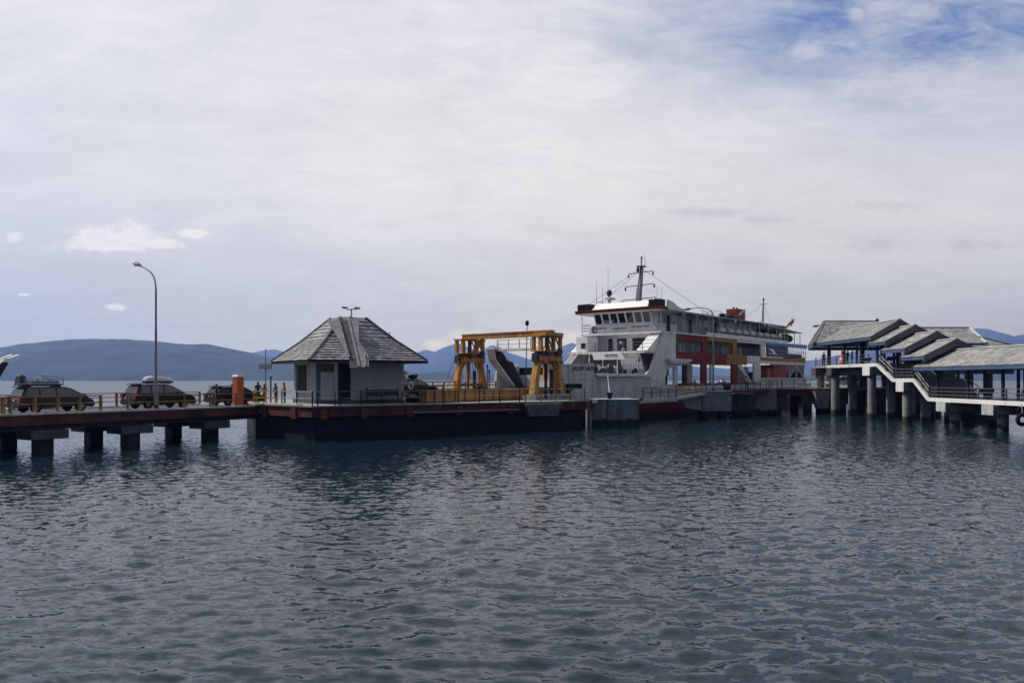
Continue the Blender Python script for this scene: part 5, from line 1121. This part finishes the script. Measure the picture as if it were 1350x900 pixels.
# ------------------------------------------------------------------ cars (local x forward, y left, z up)
def arc(cx, r_, n=9): return [(cx + r_ * math.cos(math.pi * i / n), .33 + r_ * math.sin(math.pi * i / n)) for i in range(n + 1)]
def car(label, loc, rz, paint, Lr=2.3, Lf=2.25, belt=1.02, roofz=1.70, wide=1.78, hood=.98, ws0=1.22, ws1=.35, rear_x=-2.05, wb=(-1.35, 1.38), ws=1.02, group='vehicles waiting on the pier', name='parked_car', cat='car'):
    t = thing(name, label, cat, loc, rz, group); wy = wide / 2
    def bp(nm, b, m, par=None, bv=0., sm=False): return b.build(nm, m, par or t, False, bv, sm)
    low = [(-Lr, .34), (-Lr - .03, .62), (-Lr + .04, belt - .05), (rear_x, belt), (ws0 - .27, belt), (ws0 + .13, hood), (Lf - .3, hood - .12), (Lf - .02, .72), (Lf + .02, .42), (Lf - .1, .26)]
    low += arc(wb[1], .40) + [(wb[0] + .44, .24)] + arc(wb[0], .40) + [(-Lr + .2, .27)]
    b = MB(); b.side(low, -wy, wy); bp('body', b, paint, bv=.05)
    # glasshouse with tumblehome
    gh = [(rear_x - .10, belt - .02), (rear_x + .16, roofz - .08), (rear_x + .45, roofz), (ws1 - .3, roofz + .01), (ws1, roofz - .05), (ws0, hood + .02)]
    ins = lambda z: .03 + .20 * (z - belt) / (roofz - belt)
    n = len(gh); b = MB()
    vs = [(x, -(wy - max(.02, ins(z))), z) for x, z in gh] + [(x, (wy - max(.02, ins(z))), z) for x, z in gh]
    b.add(vs, [tuple(range(n)), tuple(range(2 * n - 1, n - 1, -1))] + [(i, n + i, n + (i + 1) % n, (i + 1) % n) for i in range(n)]); bp('cabin', b, paint, bv=.04)
    zt, zb_ = roofz - .10, belt + .05
    def sidewin(x0, x1, x0t, x1t):
        for s in (-1, 1):
            b = MB(); P = [(x0, zb_), (x1, zb_), (x1t, zt), (x0t, zt)]
            f = [Vector((x, s * (wy - ins(z) + .012), z)) for x, z in P]; g = [p - Vector((0, s * .03, 0)) for p in f]; b.hexa(g, f); bp('dark_side_pane', b, car_glass)
    sidewin(rear_x + .12, -1.18, rear_x + .30, -1.18); sidewin(-1.06, -.18, -1.06, -.18); sidewin(-.06, ws0 - .24, -.06, ws1 - .07)
    b = MB(); b.hexa([(ws1 + .11, -wy + .30, roofz - .10), (ws0 - .08, -wy + .12, hood + .08), (ws0 - .08, wy - .12, hood + .08), (ws1 + .11, wy - .30, roofz - .10)], [(ws1 + .15, -wy + .30, roofz - .08), (ws0 - .04, -wy + .12, hood + .10), (ws0 - .04, wy - .12, hood + .10), (ws1 + .15, wy - .30, roofz - .08)]); bp('windscreen', b, car_glass)
    b = MB(); b.hexa([(rear_x - .09, -wy + .16, belt + .06), (rear_x + .10, -wy + .28, roofz - .14), (rear_x + .10, wy - .28, roofz - .14), (rear_x - .09, wy - .16, belt + .06)], [(rear_x - .12, -wy + .16, belt + .06), (rear_x + .07, -wy + .28, roofz - .14), (rear_x + .07, wy - .28, roofz - .14), (rear_x - .12, wy - .16, belt + .06)]); bp('rear_window', b, car_glass)
    b = MB(); b.box(rear_x - .04, rear_x + .35, -wy + .28, wy - .28, roofz - .03, roofz + .035); bp('roof_spoiler', b, paint)
    for x in wb:
        for s in (-1, 1):
            yc = s * (wy - .12); b = MB(); b.lathe((x, yc, .33), [(.19, -.11), (.31, -.11), (.33, -.07), (.33, .07), (.31, .11), (.19, .11)], 'y', 22); wl_ = bp('wheel', b, black)
            b = MB(); b.lathe((x, yc + s * .06, .33), [(.03, -.05), (.2, -.05), (.21, .05), (.17, .055), (.08, .03), (.05, .06)], 'y', 18); bp('rim', b, chrome, wl_)
    for s in (-1, 1):
        b = MB(); b.box(-Lr - .05, -Lr + .25, s * (wy - .16) - .14, s * (wy - .16) + .165, belt - .28, belt + .06); bp('tail_lamp', b, lamp_red)
        b = MB(); b.box(Lf - .42, Lf - .05, s * (wy - .2) - .15, s * (wy - .2) + .205, .66, .80); bp('headlight', b, lamp_clear)
        b = MB(); b.ball((.86, s * (wy + .09), belt + .06), (.07, .11, .08)); bp('side_mirror', b, paint)
        for x in (.0, -1.05):
            b = MB(); b.box(x - .12, x + .06, s * (wy + .005) - .012, s * (wy + .005) + .012, belt - .17, belt - .14); bp('door_handle', b, paint)
    b = MB(); b.box(-Lr - .06, -Lr + .15, -wy + .05, wy - .05, .36, .56); bp('rear_bumper', b, steel_dark); b = MB(); b.box(Lf - .15, Lf + .06, -wy + .05, wy - .05, .32, .5); bp('front_bumper', b, steel_dark)
    b = MB(); b.box(-Lr - .062, -Lr - .03, -.26, .26, .72, .84); bp('number_plate', b, white_p)
    for s in (-1, 1): b = MB(); b.bar((rear_x + .3, s * (wy - .3), roofz + .07), (.1, s * (wy - .3), roofz + .07), .04); bp('roof_rail', b, steel_dark)
    return t
c1 = car('dark van with tinted glass and a loaded roof rack', pl(1.7, 2.9), PR, car_brown, roofz=1.60, belt=.98, hood=1.0, ws0=1.62, ws1=.72)
c2 = car('dark grey car with a silver roof box beside the street lamp', pl(9.0, 2.6), PR, car_black, Lr=2.35, Lf=2.4, roofz=1.72, belt=1.06, hood=1.04, ws0=1.55, ws1=.45)
c3 = car('dark hatchback half hidden behind the orange pillar', pl(15.9, 2.9), PR, car_dkgrey, roofz=1.50, belt=.95, hood=.92)
c4 = car('white car standing on the shaded quay under the upper gangway', (47.2, 108, 3.30), R(165), car_white, roofz=1.5, belt=.95, hood=.92, group='vehicles on the quay')
def rack_item(name, label, cat, par_pt, fn): pass
rr = thing('roof_rack', 'dark roof rack tray carrying folded frames on top of the left van', 'roof rack', pl(1.1, 2.9, 2.33 + 1.70), PR)
b = MB(); b.box(-1.35, 1.0, -.62, .62, .0, .10); rr_b = b.build('tray', steel_dark, rr, False)
b = MB()
for z in (.22, .36): 
    for y in (-.62, .62): b.bar((-1.3, y, z), (1.0, y, z), .035)
    b.bar((-1.3, -.62, z), (-1.3, .62, z), .035); b.bar((1.0, -.62, z), (1.0, .62, z), .035)
for x in (-1.3, -.6, .1, 1.0):
    for y in (-.62, .62): b.bar((x, y, .1), (x, y, .37), .035)
b.build('rack_rail', steel_grey, rr, False)
for x in (-1.0, .8): b = MB(); b.box(x - .05, x + .05, -.6, .6, -.09, .0); b.build('rack_foot', black_paint, rr, False)
ld = thing('folded_chair', 'folded pale tube chairs lying in the roof rack of the left van', 'chair', pl(1.1, 2.9, 2.33 + 1.81), PR)
b = MB(); b.box(-.75, .85, -.4, .4, .01, .16); b.build('seat', tarp, ld, False)
b = MB(); b.bar((-.5, -.3, .17), (.3, -.3, .5), .05); b.bar((-.5, .3, .17), (.3, .3, .5), .05); b.bar((.3, -.3, .5), (.3, .3, .5), .05); b.bar((-.2, -.3, .5), (.7, .3, .17), .05); b.bar((-.25, -.4, .48), (.75, -.4, .42), .05); b.build('tube_frame', galv, ld, False)
bg_ = thing('bag', 'dark blue upright bag strapped at the rear of the roof rack', 'bag', pl(-.15, 2.9, 2.33 + 1.81), PR)
b = MB(); b.hexa([(-.22, -.35, .01), (.2, -.35, .01), (.2, .35, .01), (-.22, .35, .01)], [(-.17, -.28, .5), (.15, -.28, .5), (.15, .28, .5), (-.17, .28, .5)]); b.build('body', blue_navy, bg_, False, bevel=.05); b = MB(); b.bar((-.1, -.1, .5), (.1, -.1, .55), .05); b.build('handle', black_paint, bg_, False)
bx2 = thing('roof_box', 'silver grey roof box with dark underside on the car beside the lamp', 'roof box', pl(8.9, 2.6, 2.33 + 1.82), PR)
secs = [(-1.05, .26, .10), (-.95, .36, .30), (-.5, .42, .40), (.2, .42, .38), (.8, .36, .26), (1.1, .22, .10)]
b = MB(); vs = []
for x, wd, h in secs: vs += [(x, -wd, .10), (x, -wd * .96, .10 + h * .55), (x, -wd * .6, .10 + h), (x, wd * .6, .10 + h), (x, wd * .96, .10 + h * .55), (x, wd, .10)]
b.add(vs, [(i * 6 + j, i * 6 + (j + 1) % 6, (i + 1) * 6 + (j + 1) % 6, (i + 1) * 6 + j) for i in range(5) for j in range(6)] + [tuple(range(5, -1, -1)), tuple(range(30, 36))]); b.build('lid', mat('silver_plastic', (.42, .43, .45), .4, .2, var=.08), bx2, False, bevel=.03)
b = MB(); vs = []
for x, wd, h in secs: vs += [(x, -wd, .095), (x, -wd * .8, .0), (x, wd * .8, .0), (x, wd, .095)]
b.add(vs, [(i * 4 + j, i * 4 + (j + 1) % 4, (i + 1) * 4 + (j + 1) % 4, (i + 1) * 4 + j) for i in range(5) for j in range(4)] + [(3, 2, 1, 0), (20, 21, 22, 23)]); b.build('base_tray', black_paint, bx2, False)
for x in (-.6, .6): b = MB(); b.box(x - .04, x + .04, -.6, .6, -.055, -.002); b.build('crossbar', steel_dark, bx2, False)

# loaded pickup and things behind the right end of the hut
pk = car('dark car with sacks on its roof driving onto the loading bridge', gl(-11.9, .5, 2.98), GR, car_dkgrey, roofz=1.46, belt=.92, hood=.92, group='vehicles waiting on the pier')
for x_, y_, z_, r_, l in ((-.9, .4, 1.66, (.55, .42, .20), 'pale sack lying lowest on the car roof behind the hut'), (-.7, .3, 2.02, (.42, .38, .18), 'cream sack on top of the pile on the car roof')):
    s_ = thing('sack', l, 'sack', gl(-11.9 + x_, .5 + y_, 2.98 + z_), GR + .4); b = MB(); b.ball((0, 0, 0), r_, 14, 9); b.ball((r_[0] * .95, 0, .02), (.09, .09, .07)); b.build('sack', sack_m, s_, False, smooth=True)
s_ = thing('bundle', 'dark bundle beside the sacks on the car roof', 'bundle', gl(-12.4, -.15, 2.98 + 1.66), GR); b = MB(); b.ball((0, 0, 0), (.42, .4, .2)); b.ball((.3, 0, .1), (.2, .25, .15)); b.build('bundle', black_paint, s_, False)
p = Vector(PX(541.5, 508, 59.6)); s_ = thing('lifebuoy', 'white lifebuoy ring hung on the railing right of the hut', 'lifebuoy', p, R(-35)); b = MB(); b.torus((0, 0, 0), .24, .07, 'y', 22, 8); b.build('ring', white_p, s_, False, smooth=True)
b = MB(); b.torus((0, 0, 0), .31, .018, 'y', 22, 5); b.build('grab_line', rope_w, s_, False)
railing('railing', 'dark railing with lifebuoy at the right rear of the hut', [pe(1, .50), pe(1, .585)], 1.35, .9, steel_dark, steel_grey, (1., .7, .35), .05, .03)
q = thing('bollard', 'ochre striped bollard post beside the hut right wall', 'bollard', PX(532, 530, 60)); b = MB(); P_ = Vector(PX(532, 530, 59.4)); b.lathe((P_.x, P_.y, 2.52), [(.16, 0), (.16, .7), (.18, .75), (.16, .85), (.05, .9)], n=14); b.build('post', ochre, q); b = MB(); b.lathe((P_.x, P_.y, 2.52), [(.165, .35), (.165, .5)], n=14); b.build('white_band', white_p, q)
# orange pillar
q = thing('ticket_pillar', 'square orange pillar with white cap between the parked cars', 'pillar', pl(14.2, .5), PR)
b = MB(); b.box(-.30, .30, -.30, .30, 0, 2.28); b.build('shaft', orange_p, q, False, bevel=.03)
b = MB(); b.hexa([(-.33, -.33, 2.28), (.33, -.33, 2.28), (.33, .33, 2.28), (-.33, .33, 2.28)], [(-.26, -.26, 2.42), (.26, -.26, 2.42), (.26, .26, 2.42), (-.26, .26, 2.42)]); b.build('cap', white_p, q, False)
b = MB(); b.box(-.36, .36, -.36, .36, 0, .12); b.build('foot', conc_pale, q, False)
# sign mast left of the hut
q = thing('sign_mast', 'thin mast with small weathered boxes at the left corner of the hut', 'mast', PX(350.5, 533, 59.5)); P0 = Vector(PX(350.5, 533, 59.5)); P1 = Vector(PX(350, 460, 59.5)); b = MB(); b.tube(P0, P1, .06, .035); b.build('pole', galv, q)
c = Vector(PX(350, 484, 59.5)); 
for dx_ in (-.27, .27): b = MB(); b.box(c.x + dx_ - .2, c.x + dx_ + .2, c.y - .12, c.y + .12, c.z - .16, c.z + .16); b.build('box', conc_pale, q)
b = MB(); b.bar(c + Vector((-.55, 0, .22)), c + Vector((.55, 0, .22)), .06); b.build('crossbar', steel_dark, q)
q = thing('standpipe', 'short dark pipe standing between the people beside the hut', 'pipe', PX(357, 533, 60)); b = MB(); b.tube(PX(357, 533, 60), PX(357, 497, 60), .06); b.build('pipe', steel_dark, q); b = MB(); P_ = Vector(PX(357, 498, 60)); b.lathe(P_, [(.05, 0), (.1, .03), (.1, .1), (.04, .14)], n=10); b.build('cap', steel_dark, q)

# ------------------------------------------------------------------ street lamps
def lamp(label, base, H, arm, head_m=steel_grey, bend=1.6, shape=((0, 0), (.03, .42), (.1, .68), (.24, .86), (.48, .95), (.75, .96), (1, .9)), r0=.10):
    t = thing('street_lamp', label, 'street lamp', base, 0, 'curved street lamps'); B = Vector(base); A = Vector((arm[0], arm[1], 0)); la = A.length; A.normalize()
    b = MB(); b.tube(B, B + Vector((0, 0, H * .55)), r0, r0 * .8, 12); b.tube(B + Vector((0, 0, H * .55)), B + Vector((0, 0, H - bend)), r0 * .72, r0 * .62, 12); b.build('pole', galv, t)
    pts = [B + Vector((0, 0, H - bend)) + A * (h_ * (la - .5)) + Vector((0, 0, bend * v_)) for h_, v_ in shape]
    b = MB(); b.path(pts, r0 * .5, 8); b.build('arm', galv, t)
    e = pts[-1]; d = (pts[-1] - pts[-2]).normalized(); s = Vector((-d.y, d.x, 0)).normalized(); u = s.cross(d); u = u if u.z > 0 else -u
    def pt(l, w_, h): return e + d * l + s * w_ + u * h
    b = MB(); secs = [(0, .07, .05, -.04), (.3, .17, .10, -.08), (.65, .19, .12, -.10), (.9, .12, .06, -.07)]; vs = []
    for l, w_, h1, h0 in secs: vs += [pt(l, -w_, 0), pt(l, -w_ * .6, h1), pt(l, w_ * .6, h1), pt(l, w_, 0), pt(l, w_ * .6, h0), pt(l, -w_ * .6, h0)]
    b.add(vs, [(i * 6 + j, i * 6 + (j + 1) % 6, (i + 1) * 6 + (j + 1) % 6, (i + 1) * 6 + j) for i in range(3) for j in range(6)] + [tuple(range(6)), tuple(range(23, 17, -1))]); hd = b.build('lamp_head', head_m, t)
    b = MB(); b.ball(pt(.5, 0, -.09), (.22, .14, .06)); b.build('lens', lamp_clear, hd)
    b = MB(); b.tube(B, B + Vector((0, 0, .25)), r0 * 1.6, r0 * 1.5, 12); b.build('base_flange', steel_dark, t)
    return t
lamp('tall curved street lamp on the pier edge beside the car with the roof box', pl(6.9, -.22, 2.42), 9.75, (-1.75, .9), bend=1.55, shape=((0, 0), (.04, .24), (.14, .48), (.32, .68), (.6, .84), (1, 1)))
lamp('curved street lamp standing on the concrete dolphin in front of the ferry', PX(940.5, 515, 87.2), 9.6, (-2.9, .3), head_m=steel_dark, bend=1.4)
lamp('street lamp whose dark head shows left of the waiting hall roof', (42.2, 100.5, 6.16), 5.5, (-1.9, .1), head_m=black_paint, bend=1.0, r0=.07)
lamp('far lamp with pale head on the quay behind the upper hall', (46.5, 113, 3.3), 8.2, (-1.1, .2), head_m=conc_pale, bend=1., r0=.06)

# ------------------------------------------------------------------ people
def person(label, loc, rz, pose='stand', shirt=(.02, .02, .025), trousers=(.02, .022, .03), arms=((.1, .0), (.1, .0)), cap=None, group=None, scale=1.):
    t = thing('person', label, 'person', loc, rz, group)
    sm = mat('shirt_%d_%d_%d' % tuple(int(c * 999) for c in shirt), shirt, .9, var=.15, scale=8); tm = mat('trousers_%d_%d_%d' % tuple(int(c * 999) for c in trousers), trousers, .9, var=.15, scale=8)
    J = []; E = []; Lb = []
    def j(p, r_, par=None, lab='shirt'):
        J.append((p, r_)); 
        if par is not None: E.append((par, len(J) - 1)); Lb.append(lab)
        return len(J) - 1
    if pose == 'stand': hz_ = .93
    else: hz_ = .14
    lean = .04 if pose == 'stand' else .02
    pel = j((0, 0, hz_), .135); wai = j((lean * .5, 0, hz_ + .16), .125, pel); ch = j((lean, 0, hz_ + .38), .15, wai); nk = j((lean + .01, 0, hz_ + .55), .062, ch, 'skin'); hd = j((lean + .04, 0, hz_ + .68), .098, nk, 'skin'); ht = j((lean + .03, 0, hz_ + .75), .085, hd, 'skin')
    hands = []
    for s, (fw_, up_) in zip((1, -1), arms):
        sh = j((lean, s * .19, hz_ + .48), .062, ch); el = j((lean - .03 + fw_ * .35, s * .25, hz_ + .22 + up_ * .2), .045, sh); wr = j((lean + fw_ * 1.1, s * .20, hz_ + .02 + up_), .031, el, 'skin'); hands.append((wr, el))
        if pose == 'stand':
            hp_ = j((0, s * .10, hz_ - .06), .095, pel, 'pants'); kn = j((.03, s * .11, .50), .062, hp_, 'pants'); an = j((-.02, s * .115, .09), .042, kn, 'pants'); j((.13, s * .125, .04), .038, an, 'shoe')
        else:
            hp_ = j((.04, s * .10, hz_), .09, pel, 'pants'); kn = j((.40, s * .15, hz_ + .30), .062, hp_, 'pants'); an = j((.50, s * .13, .09), .042, kn, 'pants'); j((.64, s * .14, .04), .038, an, 'shoe')
    me = bpy.data.meshes.new('tmp'); me.from_pydata([p for p, r_ in J], E, []); o = bpy.data.objects.new('tmp', me); COL.objects.link(o)
    m1 = o.modifiers.new('s', 'SKIN'); m1.use_smooth_shade = True
    for v_, (p, r_) in zip(me.skin_vertices[0].data, J): v_.radius = (r_, r_)
    me.skin_vertices[0].data[0].use_root = True
    m2 = o.modifiers.new('d', 'SUBSURF'); m2.levels = 2; m2.render_levels = 2
    dg = bpy.context.evaluated_depsgraph_get(); ev_ = o.evaluated_get(dg); bm = bmesh.new(); bm.from_mesh(ev_.to_mesh()); ev_.to_mesh_clear(); bpy.data.objects.remove(o)
    b = MB(); order = {'shirt': 0, 'pants': 1, 'skin': 2, 'shoe': 3}
    bm.verts.index_update(); b.v = [tuple(v.co) for v in bm.verts]
    for f in bm.faces:
        c = f.calc_center_median(); best = 9; lab = 'shirt'
        for (a, q), l in zip(E, Lb):
            A, B_ = Vector(J[a][0]), Vector(J[q][0]); d = B_ - A; s_ = max(0, min(1, (c - A).dot(d) / max(d.length_squared, 1e-9))); k = (c - (A + d * s_)).length - (J[a][1] * (1 - s_) + J[q][1] * s_)
            if k < best: best, lab = k, l
        b.f.append(tuple(v.index for v in f.verts)); b.m.append(order[lab]); b.tile.append(.7)
    bm.free()
    # face, ears, fingers: part of the same body mesh
    H = Vector(J[hd][0]); b.cur = 2
    b.add([H + Vector(v) for v in ((.09, -.018, -.015), (.09, .018, -.015), (.125, 0, -.012), (.092, 0, .035))], [(0, 1, 2), (0, 2, 3), (1, 3, 2)])
    for s in (-1, 1): b.ball(H + Vector((.01, s * .098, 0)), (.02, .012, .032), 8, 6)
    b.cur = 3
    for s in (-1, 1): b.ball(H + Vector((.090, s * .034, .022)), (.008, .012, .007), 8, 5)
    b.cur = 4; b.ball(H + Vector((.089, 0, -.050)), (.007, .024, .006), 8, 5)
    b.cur = 2
    for (wr, el), s in zip(hands, (1, -1)):
        W_, E_ = Vector(J[wr][0]), Vector(J[el][0]); d = (W_ - E_).normalized(); sd_ = Vector((0, s, 0)); nn = d.cross(sd_).normalized(); sd_ = nn.cross(d)
        pc = W_ + d * .05; b.hexa([pc - d * .05 - sd_ * .028 - nn * .013, pc - d * .05 + sd_ * .028 - nn * .013, pc + d * .045 + sd_ * .04 - nn * .012, pc + d * .045 - sd_ * .04 - nn * .012], [pc - d * .05 - sd_ * .028 + nn * .013, pc - d * .05 + sd_ * .028 + nn * .013, pc + d * .045 + sd_ * .04 + nn * .012, pc + d * .045 - sd_ * .04 + nn * .012])
        for q, ln in enumerate((.034, .04, .043, .037)):
            r0 = pc + d * .045 + sd_ * (-.03 + q * .02); r1 = r0 + d * ln + nn * .008; r2 = r1 + d * ln * .6 + nn * .022; b.tube(r0, r1, .0095, .0085, 6); b.tube(r1, r2, .0085, .007, 6)
        r0 = pc - d * .02 - sd_ * .03; r1 = r0 + d * .035 - sd_ * .028; b.tube(r0, r1, .012, .010, 6); b.tube(r1, r1 + d * .035 - sd_ * .004 + nn * .01, .010, .008, 6)
    bd = b.build('body', [sm, tm, skin, black_paint, lamp_red], t, False, smooth=True)
    hb_ = MB(); vs = []; n = 14
    for k in range(6):
        w_ = math.pi * .56 * k / 5
        for i in range(n):
            q = 2 * math.pi * i / n; f = .55 if (math.cos(q) > .3 and k > 3) else 1
            w2 = w_ * (f if k > 3 else 1); vs.append(H + Vector((-.008 + .108 * math.sin(w2) * math.cos(q), .104 * math.sin(w2) * math.sin(q), .022 + .115 * math.cos(w2))))
    hb_.add(vs, [(k * n + i, k * n + (i + 1) % n, (k + 1) * n + (i + 1) % n, (k + 1) * n + i) for k in range(5) for i in range(n)]); hb_.build('hair', cap or hair, t, False, smooth=True)
    if scale != 1: t.scale = (scale,) * 3
    return t
blk, nav, blu, orn, red_ = (.012, .012, .014), (.016, .022, .05), (.03, .07, .20), (.45, .12, .03), (.40, .06, .03)
person('person in dark clothes standing at the near railing with arms forward', PX(286.5, 533, 57.2)[:2] + (2.33,), R(200), 'stand', blk, blk, ((.30, .20), (.26, .18)), group='people on the pier')
person('person in dark shirt standing behind the orange pillar', PX(306.5, 533, 60.5)[:2] + (2.33,), R(-80), 'stand', blk, blk, ((.1, 0), (.1, 0)), group='people on the pier')
person('person in navy clothes standing left of the thin sign mast', PX(340, 533, 61)[:2] + (2.52,), R(-60), 'stand', nav, nav, ((.2, .1), (.15, .05)), group='people on the pier', scale=.98)
person('person in orange shirt leaning on the yellow rail at the sign mast', PX(349, 533, 59.6)[:2] + (2.52,), R(-100), 'stand', orn, blk, ((.3, .1), (.3, .1)), group='people on the pier', scale=.88)
person('person in blue shirt facing the railing left of the hut', PX(364, 533, 60.5)[:2] + (2.52,), R(230), 'stand', blu, nav, ((.2, .1), (.25, .1)), group='people on the pier', scale=.92)
person('person in red orange shirt standing against the hut corner', PX(375.5, 533, 60)[:2] + (2.52,), R(-150), 'stand', red_, blk, ((.1, .0), (.2, .1)), group='people on the pier', scale=.94)
g0 = gl(0, 0, 0)
person('person in black sitting on the loading bridge, left of the seated pair', PX(630.5, 500, 74)[:2] + (2.98,), R(-100), 'sit', blk, blk, ((.25, .15), (.25, .15)), group='people on the loading bridge')
person('person in black sitting on the loading bridge, right of the seated pair', PX(640, 500, 74)[:2] + (2.98,), R(-80), 'sit', blk, nav, ((.25, .15), (.25, .15)), group='people on the loading bridge')
person('person sitting in dark clothes on the lamp dolphin close to the lamp', PX(955, 500, 87.4)[:2] + (3.12,), R(-60), 'sit', blk, blk, ((.25, .15), (.25, .15)), group='people on the dolphin', scale=1.1)
person('person sitting in dark clothes at the right edge of the lamp dolphin', PX(961, 500, 87.0)[:2] + (3.12,), R(-120), 'sit', blk, nav, ((.25, .15), (.25, .15)), group='people on the dolphin', scale=1.05)
person('person in pale shirt standing on the red brown catwalk', PX(984, 511, 92.2)[:2] + (3.15,), R(-90), 'stand', (.5, .5, .48), blk, ((.2, .1), (.2, .1)))
for i, (px_, l, c) in enumerate(((1086, 'person in navy standing alone left under the upper hall roof', nav), (1117, 'person in dark shirt right of the folded orange umbrella', blk), (1123, 'person in blue shirt standing deeper inside the upper hall', blu))):
    Y_ = (98.5, 90.5, 92.5)[i]; person(l, ((px_ - 675) / 1000 * Y_, Y_, 6.16), R(-100 + 40 * i), 'stand', c, blk, group='people in the upper hall')
# folded umbrella by the upper railing
Yq = 93; q = thing('folded_umbrella', 'folded orange umbrella with white stripes standing at the upper railing', 'umbrella', ((1110.5 - 675) / 1000 * Yq, Yq, 6.16)); x_, y_ = q.location.x, q.location.y
b = MB(); b.tube((x_, y_, 6.16), (x_, y_, 8.3), .035); b.build('pole', galv, q); b = MB(); b.lathe((x_, y_, 6.3), [(.32, 0), (.40, .12), (.30, .7), (.16, 1.3), (.05, 1.8)], n=10); cp = b.build('canopy', canvas_o, q)
b = MB(); b.lathe((x_, y_, 6.3), [(.385, .15), (.362, .35)], n=10); b.lathe((x_, y_, 6.3), [(.335, .52), (.30, .74)], n=10); b.build('white_stripe', white_p, cp)
b = MB(); b.lathe((x_, y_, 6.16), [(.35, 0), (.35, .06), (.1, .1)], n=14); b.build('base', conc_pale, q)

# ------------------------------------------------------------------ boats across the strait, and the ferry at the left edge
def boat(label, px_, Y_, Lh, Hh, m, rz):
    x = (px_ - 675) / 1000 * Y_; t = thing('distant_boat', label, 'boat', (x, Y_, 0), rz, 'boats out on the strait')
    def bp(n_, b, mm, par=None): return b.build(n_, mm, par or t, False)
    b = MB(); h = Lh / 2; b.hexa([(-h * .9, -Lh * .11, -.4), (h * .7, -Lh * .09, -.4), (h * .7, Lh * .09, -.4), (-h * .9, Lh * .11, -.4)], [(-h, -Lh * .14, Hh * .3), (h, -Lh * .04, Hh * .4), (h, Lh * .04, Hh * .4), (-h, Lh * .14, Hh * .3)]); bp('hull', b, m)
    b = MB(); b.box(-h * .7, h * .3, -Lh * .10, Lh * .10, Hh * .301, Hh * .58); cb = bp('cabin', b, ship_white); b = MB(); b.box(-h * .75, h * .4, -Lh * .12, Lh * .12, Hh * .581, Hh * .63); bp('roof', b, ship_grey, cb)
    b = MB()
    for i in range(5): b.box(-h * .6 + i * h * .18, -h * .5 + i * h * .18, -Lh * .103, -Lh * .1005, Hh * .42, Hh * .52)
    bp('window_row', b, glass, cb)
    b = MB(); b.box(-h * .2, h * .2, -Lh * .07, Lh * .07, Hh * .631, Hh * .78); bp('wheelhouse', b, m); b = MB(); b.tube((0, 0, Hh * .78), (0, 0, Hh * 1.05), .15); bp('mast', b, steel_dark)
    return t
boat('white passenger boat seen through the ferry car deck opening beside the dark post', 915.5, 420, 7, 4.6, ship_dkgrey, R(35))
boat('white boat seen between the red posts of the ferry car deck', 953, 380, 10, 5.2, ship_white, R(10))
f2 = thing('moored_ferry', 'pale ferry bow with raised ramp just entering at the left edge', 'ferry', (-75, 90, 0), 0)
b = MB(); b.hexa([(-96, 86, -1.2), (-64.5, 88.3, -1.2), (-64.5, 92, -1.2), (-96, 96, -1.2)], [(-96, 85.5, 3.2), (-63.5, 88, 3.2), (-63.5, 92.2, 3.2), (-96, 96.5, 3.2)]); b.build('hull', ship_white, f2)
def lx(px_): return (px_ - 675) / 1000 * 90
def lz(y): return CAMZ - (y - 500) / 1000 * 90
b = MB(); b.plate([(lx(-50), 86.6, lz(531)), (lx(-40), 86.6, lz(530)), (lx(8), 90.0, lz(473)), (lx(-35), 90.4, lz(471))], .12)
b.build('ramp_cheek', mat('pale_yellow_white_paint', (.62, .62, .42), .5, var=.15, streak=.3), f2)
b = MB(); b.hexa([(lx(-33), 89.0, lz(533)), (lx(-32), 89.0, lz(533)), (lx(-32), 91.5, lz(533)), (lx(-33), 91.5, lz(533))], [(lx(-33), 91.0, lz(476)), (lx(-3), 91.0, lz(477)), (lx(-3), 92, lz(477)), (lx(-33), 92, lz(476))]); b.build('bow_ramp', ship_dkgrey, f2)
for a, c in ((-6, 6), (3, 15)):
    b = MB(); b.plate([(lx(a), 90.6, lz(472.5)), (lx(a + 3.5), 90.6, lz(472)), (lx(c), 91.6, lz(466.5)), (lx(c - 4), 91.6, lz(466.8))], .08); b.build('ramp_finger', white_p, f2)
b = MB(); b.box(-95, -76, 87, 95, 3.201, 10); b.build('superstructure', ship_white, f2)
